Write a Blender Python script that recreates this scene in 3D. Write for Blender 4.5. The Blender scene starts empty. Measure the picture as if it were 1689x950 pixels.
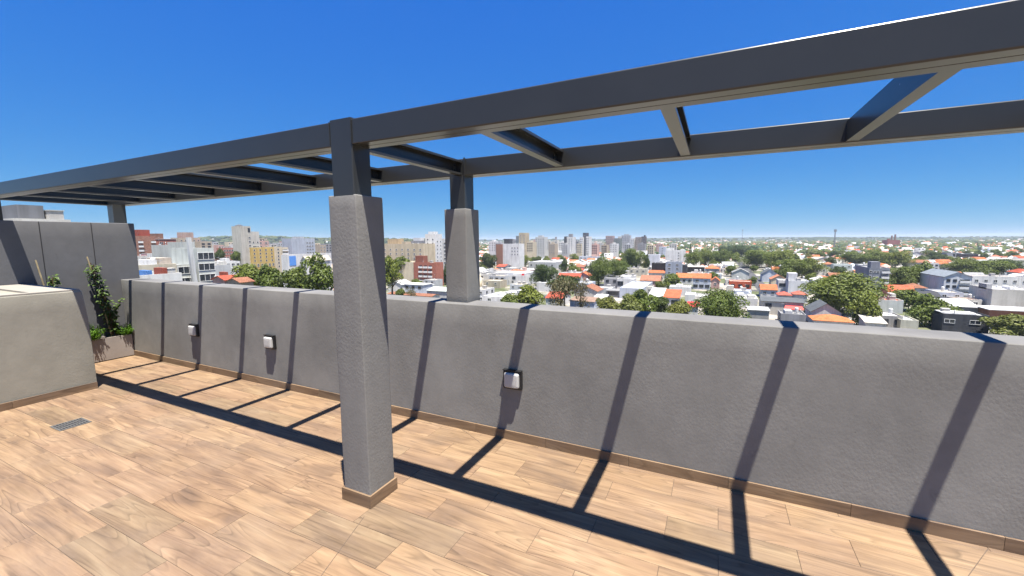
import bpy, bmesh, math, random
import numpy as np
from mathutils import Vector, Matrix, noise as mnoise
R = math.radians
rng = random.Random(7)
nrng = np.random.RandomState(11)
scn = bpy.context.scene
COL = scn.collection

# ------------------------------------------------------------------ camera
FPX, W, H = 690.0, 1689.0, 950.0
CAM = Vector((0.0, -2.915, 1.62))
RGT = Vector((0.89934136, 0.43718786, -0.00720368))
UPV = Vector((-0.0439994, 0.10687827, 0.99329809))
FWD = Vector((-0.43502778, 0.89299709, -0.11535606))
cam_data = bpy.data.cameras.new('camera')
cam_data.sensor_width = 36.0
cam_data.lens = FPX / W * 36.0
cam_data.clip_start = 0.05
cam_data.clip_end = 40000
cam = bpy.data.objects.new('camera', cam_data)
COL.objects.link(cam)
cam.matrix_world = Matrix(((RGT.x, UPV.x, -FWD.x, CAM.x), (RGT.y, UPV.y, -FWD.y, CAM.y), (RGT.z, UPV.z, -FWD.z, CAM.z), (0, 0, 0, 1)))
scn.camera = cam

# ------------------------------------------------------------------ sky and sun
SUN = Vector((0.212, -0.168, 1.0)).normalized()
world = bpy.data.worlds.new('World')
scn.world = world
world.use_nodes = True
nt = world.node_tree
nt.nodes.clear()
sky = nt.nodes.new('ShaderNodeTexSky')
sky.sky_type = 'NISHITA'
sky.sun_disc = False
sky.sun_elevation = math.asin(SUN.z)
sky.sun_rotation = math.atan2(SUN.x, SUN.y)
sky.altitude = 0
sky.air_density = 0.4
sky.dust_density = 0.1
sky.ozone_density = 10.0
bg = nt.nodes.new('ShaderNodeBackground')
bg.inputs['Strength'].default_value = 0.05
wo = nt.nodes.new('ShaderNodeOutputWorld')
# the camera's rendering of a deep blue summer sky: one power curve per channel over the whole dome
sp_ = nt.nodes.new('ShaderNodeSeparateColor')
cb_ = nt.nodes.new('ShaderNodeCombineColor')
nt.links.new(sky.outputs[0], sp_.inputs[0])
for ch, (ex, ref, out) in enumerate(((1.14, 0.377, 0.222), (0.59, 0.813, 1.42), (0.10, 2.05, 5.15))):
    p1 = nt.nodes.new('ShaderNodeMath'); p1.operation = 'DIVIDE'; p1.inputs[1].default_value = ref
    p2 = nt.nodes.new('ShaderNodeMath'); p2.operation = 'POWER'; p2.inputs[1].default_value = ex
    p3 = nt.nodes.new('ShaderNodeMath'); p3.operation = 'MULTIPLY'; p3.inputs[1].default_value = out
    nt.links.new(sp_.outputs[ch], p1.inputs[0]); nt.links.new(p1.outputs[0], p2.inputs[0]); nt.links.new(p2.outputs[0], p3.inputs[0])
    nt.links.new(p3.outputs[0], cb_.inputs[ch])
nt.links.new(cb_.outputs[0], bg.inputs[0])
nt.links.new(bg.outputs[0], wo.inputs[0])
sun_data = bpy.data.lights.new('sun', 'SUN')
sun_data.energy = 5.0
sun_data.angle = R(0.53)
sun_data.color = (1.0, 0.945, 0.86)
sun = bpy.data.objects.new('sun', sun_data)
COL.objects.link(sun)
sun.rotation_euler = SUN.to_track_quat('Z', 'Y').to_euler()
sun.location = (0, 0, 60)
scn.view_settings.view_transform = 'Standard'
scn.view_settings.look = 'None'
scn.view_settings.exposure = 1.5
scn.view_settings.gamma = 1.0
scn.cycles.max_bounces = 5
scn.cycles.diffuse_bounces = 3
scn.cycles.glossy_bounces = 2
scn.cycles.transmission_bounces = 3
scn.cycles.caustics_reflective = False
scn.cycles.caustics_refractive = False
scn.cycles.use_adaptive_sampling = True
scn.cycles.adaptive_threshold = 0.02

# ------------------------------------------------------------------ pixel rays used to survey where things stand
def ray(px, py):
    return FWD + RGT * ((px - W / 2) / FPX) + UPV * ((H / 2 - py) / FPX)
def on_plane(px, py, axis, val):
    d = ray(px, py)
    return CAM + d * ((val - CAM[axis]) / d[axis])
def at_depth(px, py, d):
    return CAM + ray(px, py) * d
def project(p):
    d = Vector(p) - CAM
    w = d.dot(FWD)
    return (W / 2 + FPX * d.dot(RGT) / w, H / 2 - FPX * d.dot(UPV) / w, w)
ZG = -28.4        # street level below the terrace
def parapet_px(x):
    return 486.4 + (x - 640.7) * 0.0635

# ------------------------------------------------------------------ materials
MATS = {}
def new_mat(name):
    m = bpy.data.materials.new(name)
    m.use_nodes = True
    n = m.node_tree.nodes
    n.clear()
    o = n.new('ShaderNodeOutputMaterial')
    b = n.new('ShaderNodeBsdfPrincipled')
    m.node_tree.links.new(b.outputs[0], o.inputs[0])
    return m, m.node_tree, b, o
def N(t, typ, **kw):
    n = t.nodes.new(typ)
    for k, v in kw.items():
        if k in n.inputs:
            n.inputs[k].default_value = v
        else:
            setattr(n, k, v)
    return n
def ramp(t, fac, stops):
    r = t.nodes.new('ShaderNodeValToRGB')
    e = r.color_ramp.elements
    while len(e) < len(stops):
        e.new(0.5)
    for i, (p, c) in enumerate(stops):
        e[i].position = p
        e[i].color = (c[0], c[1], c[2], 1) if hasattr(c, '__len__') else (c, c, c, 1)
    if fac is not None:
        t.links.new(fac, r.inputs[0])
    return r
def mixc(t, a, b, fac, mode='MIX'):
    m = t.nodes.new('ShaderNodeMix')
    m.data_type = 'RGBA'
    m.blend_type = mode
    for sock, val in ((m.inputs[0], fac), (m.inputs[6], a), (m.inputs[7], b)):
        if hasattr(val, 'links') or isinstance(val, bpy.types.NodeSocket):
            t.links.new(val, sock)
        elif hasattr(val, '__len__'):
            sock.default_value = (val[0], val[1], val[2], 1)
        else:
            sock.default_value = val
    return m.outputs[2]

def stucco(name, col, fine=130.0, strength=0.5, dist=0.004, stroke=0.5, stain=0.15):
    """hand-trowelled, painted plaster"""
    m, t, b, o = new_mat(name)
    L = t.links.new
    tc = N(t, 'ShaderNodeTexCoord')
    big = N(t, 'ShaderNodeTexNoise', Scale=1.3, Detail=4.0, Roughness=0.6)
    L(tc.outputs['Object'], big.inputs['Vector'])
    mid = N(t, 'ShaderNodeTexNoise', Scale=9.0, Detail=5.0, Roughness=0.65)
    L(tc.outputs['Object'], mid.inputs['Vector'])
    r1 = ramp(t, big.outputs[0], [(0.3, 1 - stain), (0.7, 1 + stain * 0.4)])
    r2 = ramp(t, mid.outputs[0], [(0.3, 0.93), (0.7, 1.05)])
    c = mixc(t, col, r1.outputs[0], 1.0, 'MULTIPLY')
    c = mixc(t, c, r2.outputs[0], 1.0, 'MULTIPLY')
    mk = N(t, 'ShaderNodeTexNoise', Scale=5.0, Detail=6.0, Roughness=0.75, Distortion=1.5)
    L(tc.outputs['Object'], mk.inputs['Vector'])
    mkr = ramp(t, mk.outputs[0], [(0.30, 0.80), (0.38, 1.0), (0.66, 1.0), (0.74, 1.10)])
    c = mixc(t, c, mkr.outputs[0], 0.8, 'MULTIPLY')
    sp = N(t, 'ShaderNodeTexVoronoi', Scale=9.0, Randomness=1.0)
    L(tc.outputs['Object'], sp.inputs['Vector'])
    spr = ramp(t, sp.outputs['Distance'], [(0.018, 0.35), (0.035, 1.0)])
    c = mixc(t, c, spr.outputs[0], 0.7, 'MULTIPLY')
    L(c, b.inputs['Base Color'])
    b.inputs['Roughness'].default_value = 0.85
    b.inputs['Specular IOR Level'].default_value = 0.25
    mp = N(t, 'ShaderNodeMapping')
    mp.inputs['Scale'].default_value = (1.0, 1.0, 0.8)
    L(tc.outputs['Object'], mp.inputs['Vector'])
    n1 = N(t, 'ShaderNodeTexNoise', Scale=fine, Detail=4.0, Roughness=0.6)
    L(mp.outputs[0], n1.inputs['Vector'])
    n2 = N(t, 'ShaderNodeTexVoronoi', Scale=fine * 0.45)
    L(mp.outputs[0], n2.inputs['Vector'])
    n3 = N(t, 'ShaderNodeTexNoise', Scale=fine * 0.16, Detail=3.0)
    L(tc.outputs['Object'], n3.inputs['Vector'])
    # the grain is coarser in some patches than in others
    pm = N(t, 'ShaderNodeTexNoise', Scale=2.2, Detail=2.0)
    L(tc.outputs['Object'], pm.inputs['Vector'])
    pr = ramp(t, pm.outputs[0], [(0.35, 0.35), (0.65, 1.0)])
    a1 = N(t, 'ShaderNodeMath', operation='MULTIPLY_ADD')
    L(n2.outputs[0], a1.inputs[0]); a1.inputs[1].default_value = -0.9 * stroke; L(n1.outputs[0], a1.inputs[2])
    a2 = N(t, 'ShaderNodeMath', operation='MULTIPLY')
    L(a1.outputs[0], a2.inputs[0]); L(pr.outputs[0], a2.inputs[1])
    a3 = N(t, 'ShaderNodeMath', operation='MULTIPLY_ADD')
    L(n3.outputs[0], a3.inputs[0]); a3.inputs[1].default_value = 0.22; L(a2.outputs[0], a3.inputs[2])
    bp = N(t, 'ShaderNodeBump', Strength=strength, Distance=dist)
    L(a3.outputs[0], bp.inputs['Height'])
    L(bp.outputs[0], b.inputs['Normal'])
    return m

def wood_tile(name, dark=1.0):
    """wood-look porcelain, each tile printed differently"""
    m, t, b, o = new_mat(name)
    L = t.links.new
    tc = N(t, 'ShaderNodeTexCoord')
    oi = N(t, 'ShaderNodeObjectInfo')
    off = N(t, 'ShaderNodeVectorMath', operation='SCALE')
    cmb = N(t, 'ShaderNodeCombineXYZ', X=37.0, Y=61.0, Z=83.0)
    L(cmb.outputs[0], off.inputs[0]); L(oi.outputs['Random'], off.inputs['Scale'])
    add = N(t, 'ShaderNodeVectorMath', operation='ADD')
    L(tc.outputs['Object'], add.inputs[0]); L(off.outputs[0], add.inputs[1])
    mp = N(t, 'ShaderNodeMapping'); mp.inputs['Scale'].default_value = (0.62, 6.5, 6.5)
    L(add.outputs[0], mp.inputs['Vector'])
    # growth rings: contour lines of a smooth stretched field
    fld = N(t, 'ShaderNodeTexNoise', Scale=0.95, Detail=1.2, Roughness=0.4, Distortion=0.5)
    L(mp.outputs[0], fld.inputs['Vector'])
    mul = N(t, 'ShaderNodeMath', operation='MULTIPLY'); mul.inputs[1].default_value = 17.0
    L(fld.outputs[0], mul.inputs[0])
    fr = N(t, 'ShaderNodeMath', operation='FRACT')
    L(mul.outputs[0], fr.inputs[0])
    rings = ramp(t, fr.outputs[0], [(0.0, 1.06), (0.5, 0.98), (0.80, 0.86), (0.93, 0.62), (1.0, 1.0)])
    # fine fibre
    mp2 = N(t, 'ShaderNodeMapping'); mp2.inputs['Scale'].default_value = (1.1, 30.0, 30.0)
    L(add.outputs[0], mp2.inputs['Vector'])
    fib = N(t, 'ShaderNodeTexNoise', Scale=1.6, Detail=5.0, Roughness=0.6)
    L(mp2.outputs[0], fib.inputs['Vector'])
    fr2 = ramp(t, fib.outputs[0], [(0.26, 0.60), (0.42, 0.94), (0.55, 1.03), (0.75, 1.22)])
    # broad tone drifting from cream to grey brown
    mp3 = N(t, 'ShaderNodeMapping'); mp3.inputs['Scale'].default_value = (1.1, 6.5, 6.5)
    L(add.outputs[0], mp3.inputs['Vector'])
    ton = N(t, 'ShaderNodeTexNoise', Scale=1.4, Detail=4.0, Roughness=0.55, Distortion=0.8)
    L(mp3.outputs[0], ton.inputs['Vector'])
    base = ramp(t, ton.outputs[0], [(0.28, (0.128 * dark, 0.088 * dark, 0.060 * dark)), (0.42, (0.164 * dark, 0.110 * dark, 0.070 * dark)),
                                    (0.56, (0.207 * dark, 0.141 * dark, 0.087 * dark)), (0.72, (0.250 * dark, 0.178 * dark, 0.111 * dark))])
    # per-tile overall tint
    tint = ramp(t, oi.outputs['Random'], [(0.0, (0.92, 0.90, 0.88)), (0.22, (1.10, 1.07, 1.0)), (0.42, (0.96, 0.92, 0.92)), (0.60, (1.04, 0.98, 0.90)), (0.66, (0.84, 0.86, 0.84)), (0.72, (0.96, 0.92, 0.89)), (0.86, (1.12, 1.08, 1.0)), (1.0, (0.98, 0.93, 0.93))])
    c = mixc(t, base.outputs[0], tint.outputs[0], 1.0, 'MULTIPLY')
    # rings only show strongly in parts
    msk = N(t, 'ShaderNodeTexNoise', Scale=2.6, Detail=2.0)
    L(add.outputs[0], msk.inputs['Vector'])
    mr = ramp(t, msk.outputs[0], [(0.38, 0.25), (0.62, 1.0)])
    ringc = mixc(t, (1, 1, 1), rings.outputs[0], mr.outputs[0])
    c = mixc(t, c, ringc, 1.0, 'MULTIPLY')
    c = mixc(t, c, fr2.outputs[0], 0.9, 'MULTIPLY')
    # knots
    kn = N(t, 'ShaderNodeTexVoronoi', Scale=2.4)
    L(mp3.outputs[0], kn.inputs['Vector'])
    kr = ramp(t, kn.outputs[0], [(0.03, 0.55), (0.11, 1.0)])
    c = mixc(t, c, kr.outputs[0], 0.6, 'MULTIPLY')
    # foot dust over the whole floor
    gm = N(t, 'ShaderNodeNewGeometry')
    du = N(t, 'ShaderNodeTexNoise', Scale=1.1, Detail=6.0, Roughness=0.7)
    L(gm.outputs['Position'], du.inputs['Vector'])
    dr = ramp(t, du.outputs[0], [(0.45, 0.0), (0.75, 0.22)])
    c = mixc(t, c, (0.24, 0.20, 0.165), dr.outputs[0])
    L(c, b.inputs['Base Color'])
    rr = ramp(t, fib.outputs[0], [(0.3, 0.5), (0.7, 0.62)])
    L(rr.outputs[0], b.inputs['Roughness'])
    b.inputs['Specular IOR Level'].default_value = 0.3
    bp = N(t, 'ShaderNodeBump', Strength=0.12, Distance=0.002)
    L(fib.outputs[0], bp.inputs['Height'])
    L(bp.outputs[0], b.inputs['Normal'])
    return m

def steel_paint(name, col):
    m, t, b, o = new_mat(name)
    L = t.links.new
    tc = N(t, 'ShaderNodeTexCoord')
    n1 = N(t, 'ShaderNodeTexNoise', Scale=4.0, Detail=6.0, Roughness=0.65)
    L(tc.outputs['Object'], n1.inputs['Vector'])
    r1 = ramp(t, n1.outputs[0], [(0.3, 0.92), (0.7, 1.06)])
    c = mixc(t, col, r1.outputs[0], 1.0, 'MULTIPLY')
    # a few flecks of white wall paint and dust
    v = N(t, 'ShaderNodeTexVoronoi', Scale=13.0)
    L(tc.outputs['Object'], v.inputs['Vector'])
    gt = N(t, 'ShaderNodeMath', operation='LESS_THAN'); gt.inputs[1].default_value = 0.035
    L(v.outputs['Distance'], gt.inputs[0])
    sep = N(t, 'ShaderNodeSeparateColor')
    L(v.outputs['Color'], sep.inputs[0])
    g2 = N(t, 'ShaderNodeMath', operation='GREATER_THAN'); g2.inputs[1].default_value = 0.95
    L(sep.outputs[0], g2.inputs[0])
    mm = N(t, 'ShaderNodeMath', operation='MULTIPLY'); L(gt.outputs[0], mm.inputs[0]); L(g2.outputs[0], mm.inputs[1])
    c = mixc(t, c, (0.55, 0.55, 0.55), mm.outputs[0])
    L(c, b.inputs['Base Color'])
    n2 = N(t, 'ShaderNodeTexNoise', Scale=30.0, Detail=3.0)
    L(tc.outputs['Object'], n2.inputs['Vector'])
    b.inputs['Roughness'].default_value = 0.30
    b.inputs['Specular IOR Level'].default_value = 0.5
    return m

def plain(name, col, rough=0.6, noise=0.1, scale=8.0, spec=0.4, metal=0.0):
    m, t, b, o = new_mat(name)
    L = t.links.new
    tc = N(t, 'ShaderNodeTexCoord')
    n1 = N(t, 'ShaderNodeTexNoise', Scale=scale, Detail=4.0)
    L(tc.outputs['Object'], n1.inputs['Vector'])
    r1 = ramp(t, n1.outputs[0], [(0.3, 1 - noise), (0.7, 1 + noise)])
    L(mixc(t, col, r1.outputs[0], 1.0, 'MULTIPLY'), b.inputs['Base Color'])
    b.inputs['Roughness'].default_value = rough
    b.inputs['Specular IOR Level'].default_value = spec
    b.inputs['Metallic'].default_value = metal
    return m

def wall_mat(col):
    """far plaster wall: rain streaks running down, blotches"""
    key = ('wall', col)
    if key in MATS:
        return MATS[key]
    m, t, b, o = new_mat('city_wall')
    L = t.links.new
    g = N(t, 'ShaderNodeNewGeometry')
    mp = N(t, 'ShaderNodeMapping'); mp.inputs['Scale'].default_value = (0.9, 0.9, 0.07)
    L(g.outputs['Position'], mp.inputs['Vector'])
    n1 = N(t, 'ShaderNodeTexNoise', Scale=1.0, Detail=5.0, Roughness=0.65)
    L(mp.outputs[0], n1.inputs['Vector'])
    n2 = N(t, 'ShaderNodeTexNoise', Scale=0.22, Detail=5.0, Roughness=0.6)
    L(g.outputs['Position'], n2.inputs['Vector'])
    r1 = ramp(t, n1.outputs[0], [(0.3, (0.70, 0.69, 0.67)), (0.55, (1, 1, 1))])
    r2 = ramp(t, n2.outputs[0], [(0.3, 0.86), (0.65, 1.04)])
    c = mixc(t, tuple(q * 0.75 for q in col), r1.outputs[0], 0.8, 'MULTIPLY')
    c = mixc(t, c, r2.outputs[0], 1.0, 'MULTIPLY')
    L(c, b.inputs['Base Color'])
    b.inputs['Roughness'].default_value = 0.9
    b.inputs['Specular IOR Level'].default_value = 0.15
    MATS[key] = m
    return m

def roof_mat(col, tiled):
    key = ('roof', col, tiled)
    if key in MATS:
        return MATS[key]
    m, t, b, o = new_mat('city_roof')
    L = t.links.new
    g = N(t, 'ShaderNodeNewGeometry')
    n1 = N(t, 'ShaderNodeTexNoise', Scale=0.5, Detail=6.0, Roughness=0.7)
    L(g.outputs['Position'], n1.inputs['Vector'])
    r1 = ramp(t, n1.outputs[0], [(0.25, 0.55 if tiled else 0.6), (0.5, 0.98), (0.75, 1.18)])
    c = mixc(t, tuple(q * (0.64 if tiled else 0.72) for q in col), r1.outputs[0], 1.0, 'MULTIPLY')
    if tiled:
        n2 = N(t, 'ShaderNodeTexNoise', Scale=3.2, Detail=3.0)
        L(g.outputs['Position'], n2.inputs['Vector'])
        r2 = ramp(t, n2.outputs[0], [(0.3, 0.72), (0.7, 1.2)])
        c = mixc(t, c, r2.outputs[0], 1.0, 'MULTIPLY')
        wv = N(t, 'ShaderNodeTexWave', Scale=1.1, Distortion=0.6)
        wv.bands_direction = 'DIAGONAL'
        L(g.outputs['Position'], wv.inputs['Vector'])
        bp = N(t, 'ShaderNodeBump', Strength=0.5, Distance=0.08)
        L(wv.outputs[0], bp.inputs['Height'])
        L(bp.outputs[0], b.inputs['Normal'])
    L(c, b.inputs['Base Color'])
    b.inputs['Roughness'].default_value = 0.85
    b.inputs['Specular IOR Level'].default_value = 0.2
    MATS[key] = m
    return m

def brick_mat(col):
    key = ('brick', col)
    if key in MATS:
        return MATS[key]
    m = plain('far_brickwork', col, 0.9, 0.22, 1.5, 0.15)
    MATS[key] = m
    return m

def leaf_mat(name, c1, c2, trans=0.25):
    m, t, b, o = new_mat(name)
    L = t.links.new
    oi = N(t, 'ShaderNodeObjectInfo')
    g = N(t, 'ShaderNodeNewGeometry')
    n1 = N(t, 'ShaderNodeTexNoise', Scale=0.55, Detail=4.0, Roughness=0.7)
    L(g.outputs['Position'], n1.inputs['Vector'])
    r = ramp(t, n1.outputs[0], [(0.3, c1), (0.7, c2)])
    tr = ramp(t, oi.outputs['Random'], [(0.0, (0.8, 0.85, 0.8)), (0.5, (1.0, 1.0, 1.0)), (1.0, (1.2, 1.1, 0.9))])
    c = mixc(t, r.outputs[0], tr.outputs[0], 1.0, 'MULTIPLY')
    L(c, b.inputs['Base Color'])
    b.inputs['Roughness'].default_value = 0.55
    b.inputs['Specular IOR Level'].default_value = 0.3
    tl = N(t, 'ShaderNodeBsdfTranslucent')
    L(mixc(t, c, (1.0, 1.0, 0.5), 1.0, 'MULTIPLY'), tl.inputs[0])
    mx = N(t, 'ShaderNodeMixShader'); mx.inputs[0].default_value = trans
    L(b.outputs[0], mx.inputs[1]); L(tl.outputs[0], mx.inputs[2])
    L(mx.outputs[0], o.inputs[0])
    return m

M = {}
M['parapet'] = stucco('grey_painted_plaster', (0.206, 0.202, 0.189), 130, 0.55, 0.0016, 0.9, 0.24)
M['pillar'] = stucco('grey_rough_plaster', (0.186, 0.182, 0.171), 150, 0.65, 0.0019, 0.9)
M['highwall'] = stucco('grey_fine_plaster', (0.120, 0.120, 0.124), 90, 0.4, 0.003, 0.4)
M['block'] = stucco('olive_grey_plaster', (0.255, 0.241, 0.198), 90, 0.5, 0.0028, 0.4)
M['blockrim'] = stucco('pale_plaster', (0.27, 0.25, 0.215), 60, 0.4, 0.006, 0.3)
M['tile'] = wood_tile('wood_look_porcelain')
M['skirt'] = wood_tile('wood_look_porcelain_skirting', 0.86)
M['grout'] = plain('brown_grout', (0.095, 0.070, 0.052), 0.9, 0.2, 20)
M['steel'] = steel_paint('charcoal_painted_steel', (0.031, 0.0315, 0.030))
M['groove'] = plain('dark_groove', (0.02, 0.02, 0.022), 0.9)
M['black_plastic'] = plain('black_plastic', (0.012, 0.012, 0.013), 0.45)
M['diffuser'] = plain('white_opal_plastic', (0.42, 0.415, 0.40), 0.35, 0.02)
M['planter'] = stucco('pinkish_grey_box', (0.30, 0.262, 0.235), 30, 0.15, 0.002, 0.2, 0.35)
M['soil'] = plain('dark_soil', (0.035, 0.024, 0.016), 0.95, 0.4, 40)
M['cane'] = plain('bamboo_cane', (0.34, 0.27, 0.15), 0.6, 0.25, 14)
M['stem'] = plain('brown_stem', (0.10, 0.065, 0.035), 0.8, 0.2, 20)
M['vine'] = leaf_mat('climber_leaf', (0.040, 0.075, 0.014), (0.14, 0.20, 0.045))
M['herb'] = leaf_mat('herb_leaf', (0.09, 0.20, 0.014), (0.20, 0.36, 0.035), 0.35)
M['grate'] = plain('dull_steel_grate', (0.16, 0.16, 0.155), 0.45, 0.25, 30, 0.5, 0.6)
M['leaf'] = leaf_mat('street_tree_leaf', (0.058, 0.085, 0.013), (0.145, 0.180, 0.030))
M['leaf_dark'] = leaf_mat('dark_tree_leaf', (0.028, 0.048, 0.011), (0.072, 0.102, 0.022))
M['leaf_olive'] = leaf_mat('olive_tree_leaf', (0.080, 0.094, 0.020), (0.165, 0.185, 0.045))
M['leaf_brown'] = leaf_mat('thin_brown_tree_leaf', (0.065, 0.056, 0.028), (0.125, 0.112, 0.05))
M['bark'] = plain('bark', (0.085, 0.065, 0.048), 0.95, 0.3, 3)
M['glass'] = plain('dark_window_glass', (0.022, 0.028, 0.038), 0.12, 0.3, 0.6, 0.6)
M['wframe'] = plain('white_window_frame', (0.62, 0.62, 0.60), 0.6)
M['dframe'] = plain('dark_window_frame', (0.06, 0.06, 0.065), 0.6)
M['darkgap'] = plain('deep_opening', (0.03, 0.03, 0.032), 0.9)

# ------------------------------------------------------------------ mesh helpers
class MB:
    def __init__(s):
        s.v, s.f, s.m = [], [], []
    def add(s, vs, fs, mat=0):
        o = len(s.v)
        s.v.extend([tuple(v) for v in vs])
        for f in fs:
            s.f.append(tuple(i + o for i in f))
            s.m.append(mat)
    def box(s, x0, x1, y0, y1, z0, z1, mat=0):
        s.add([(x0, y0, z0), (x1, y0, z0), (x1, y1, z0), (x0, y1, z0), (x0, y0, z1), (x1, y0, z1), (x1, y1, z1), (x0, y1, z1)],
              [(0, 3, 2, 1), (4, 5, 6, 7), (0, 1, 5, 4), (1, 2, 6, 5), (2, 3, 7, 6), (3, 0, 4, 7)], mat)
    def tube(s, pts, rads, n=8, mat=0):
        rings = []
        for i, p in enumerate(pts):
            p = Vector(p)
            a = Vector(pts[max(i - 1, 0)]); c = Vector(pts[min(i + 1, len(pts) - 1)])
            d = (c - a).normalized()
            u = d.orthogonal().normalized()
            if abs(d.z) < 0.95:
                u = d.cross(Vector((0, 0, 1))).normalized()
            w = d.cross(u)
            rings.append([p + (u * math.cos(2 * math.pi * k / n) + w * math.sin(2 * math.pi * k / n)) * rads[i] for k in range(n)])
        vs = [q for r_ in rings for q in r_]
        fs = []
        for i in range(len(pts) - 1):
            for k in range(n):
                fs.append((i * n + k, i * n + (k + 1) % n, (i + 1) * n + (k + 1) % n, (i + 1) * n + k))
        fs.append(tuple(range(n - 1, -1, -1)))
        fs.append(tuple((len(pts) - 1) * n + k for k in range(n)))
        s.add(vs, fs, mat)
    def extrude(s, prof, axis, a, b, mat=0):
        """closed profile (list of 2-D points) swept along an axis from a to b"""
        n = len(prof)
        def P(u, w, t):
            return (t, u, w) if axis == 'x' else (u, t, w) if axis == 'y' else (u, w, t)
        vs = [P(u, w, a) for u, w in prof] + [P(u, w, b) for u, w in prof]
        fs = [(i, (i + 1) % n, n + (i + 1) % n, n + i) for i in range(n)] + [tuple(range(n - 1, -1, -1)), tuple(range(n, 2 * n))]
        s.add(vs, fs, mat)
    def mesh(s, name, mats):
        me = bpy.data.meshes.new(name)
        me.from_pydata(s.v, [], s.f)
        for m in (mats if isinstance(mats, (list, tuple)) else [mats]):
            me.materials.append(m)
        me.polygons.foreach_set('material_index', s.m)
        bm = bmesh.new(); bm.from_mesh(me)
        bmesh.ops.recalc_face_normals(bm, faces=bm.faces)
        bm.to_mesh(me); bm.free()
        return me
    def build(s, name, mats, parent=None, loc=None):
        return link(name, s.mesh(name, mats), parent, loc)

def link(name, me, parent=None, loc=None):
    o = bpy.data.objects.new(name, me)
    COL.objects.link(o)
    if parent:
        o.parent = parent
    if loc is not None:
        o.location = loc
    return o
def empty(name, loc=(0, 0, 0)):
    o = bpy.data.objects.new(name, None)
    o.empty_display_size = 0.2
    COL.objects.link(o)
    o.location = loc
    return o
def tag(o, label, cat, group=None):
    o['label'] = label
    o['category'] = cat
    if group:
        o['group'] = group
    return o
def structure(o):
    o['kind'] = 'structure'
    return o
def stuff(o, label, cat):
    o['kind'] = 'stuff'; o['label'] = label; o['category'] = cat
    return o

def rough_box(name, x0, x1, y0, y1, z0, z1, mat, parent=None, step=0.12, bev=0.008, amp=0.0025, loc=None, warp=None):
    """hand-plastered mass: rounded arrises and slightly uneven faces"""
    bm = bmesh.new()
    bmesh.ops.create_cube(bm, size=1)
    for v in bm.verts:
        v.co = Vector((x0 + (v.co.x + .5) * (x1 - x0), y0 + (v.co.y + .5) * (y1 - y0), z0 + (v.co.z + .5) * (z1 - z0)))
    for ax, a, b in ((0, x0, x1), (1, y0, y1), (2, z0, z1)):
        n = int((b - a) / step)
        for k in range(1, n):
            co = Vector((0, 0, 0)); no = Vector((0, 0, 0))
            co[ax] = a + (b - a) * k / n; no[ax] = 1
            bmesh.ops.bisect_plane(bm, geom=bm.verts[:] + bm.edges[:] + bm.faces[:], plane_co=co, plane_no=no)
    sharp = [e for e in bm.edges if len(e.link_faces) == 2 and e.link_faces[0].normal.dot(e.link_faces[1].normal) < 0.5]
    bmesh.ops.bevel(bm, geom=sharp, offset=bev, segments=2, affect='EDGES', profile=0.6)
    for v in bm.verts:
        p = v.co
        d = mnoise.noise_vector(p * 3.1) * amp + mnoise.noise_vector(p * 11.0) * amp * 0.6
        if abs(p.z - z0) < 1e-4:
            d.z = 0
        v.co = p + d
        if warp:
            v.co = warp(v.co)
    me = bpy.data.meshes.new(name)
    bm.to_mesh(me); bm.free()
    me.materials.append(mat)
    for p in me.polygons:
        p.use_smooth = True
    return link(name, me, parent, loc)

# ================================================================== TERRACE
# floor ------------------------------------------------------------
mb = MB()
mb.box(-7.9, 6.0, -7.0, 0.1, -0.16, -0.0025)
floor = structure(mb.build('terrace_floor', M['grout']))
TL, TW, G = 0.634, 0.2085, 0.0022
ROW0 = -0.046
def tile_mesh(l, w):
    bv = 0.0012
    m_ = MB()
    a, b = l / 2, w / 2
    vs = [(-a, -b, -0.009), (a, -b, -0.009), (a, b, -0.009), (-a, b, -0.009), (-a, -b, -bv), (a, -b, -bv), (a, b, -bv), (-a, b, -bv),
          (-a + bv, -b + bv, 0), (a - bv, -b + bv, 0), (a - bv, b - bv, 0), (-a + bv, b - bv, 0)]
    fs = [(8, 9, 10, 11)] + [(i, (i + 1) % 4, 4 + (i + 1) % 4, 4 + i) for i in range(4)] + [(4 + i, 4 + (i + 1) % 4, 8 + (i + 1) % 4, 8 + i) for i in range(4)]
    m_.add(vs, fs)
    return m_.mesh('floor_tile', M['tile'])
tile_full = tile_mesh(TL - G, TW - G)
tile_cut = {}
def put_tile(x0, x1, y0, y1):
    l, w = round(x1 - x0 - G, 3), round(y1 - y0 - G, 3)
    if l < 0.01 or w < 0.01:
        return
    if abs(l - (TL - G)) < 0.002 and abs(w - (TW - G)) < 0.002:
        me = tile_full
    else:
        me = tile_cut.setdefault((l, w), None) or tile_mesh(l, w)
        tile_cut[(l, w)] = me
    link('floor_tile', me, floor, ((x0 + x1) / 2, (y0 + y1) / 2, rng.uniform(-0.0004, 0.0004)))
TILE_BACK = -2.66
for r_ in range(-1, 13):
    ya = ROW0 - TW * (r_ + 1); yb = ROW0 - TW * r_
    if r_ == -1:
        ya, yb = ROW0, 0.0
    ph = 0.446 if r_ % 2 == 0 else 0.078
    k = math.floor((-7.66 - ph) / TL)
    while True:
        a = ph + k * TL; b = a + TL
        k += 1
        xl = -7.655 if yb > -0.93 else -6.17
        a2 = max(a, xl); b2 = min(b, 2.5)
        if a2 >= 2.5:
            break
        if b2 <= xl:
            continue
        # tiles cut round the floor drain and the pillar
        put_tile(a2, b2, ya, yb)
mb = MB(); mb.box(-6.17, 6.0, -7.0, ROW0 - TW * 13 - 0.001, -0.009, 0.0)
mb.box(2.501, 6.0, ROW0 - TW * 13, 0.0, -0.009, 0.0)
o = mb.build('tile_field', M['tile'], floor); o['kind'] = 'stuff'
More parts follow.
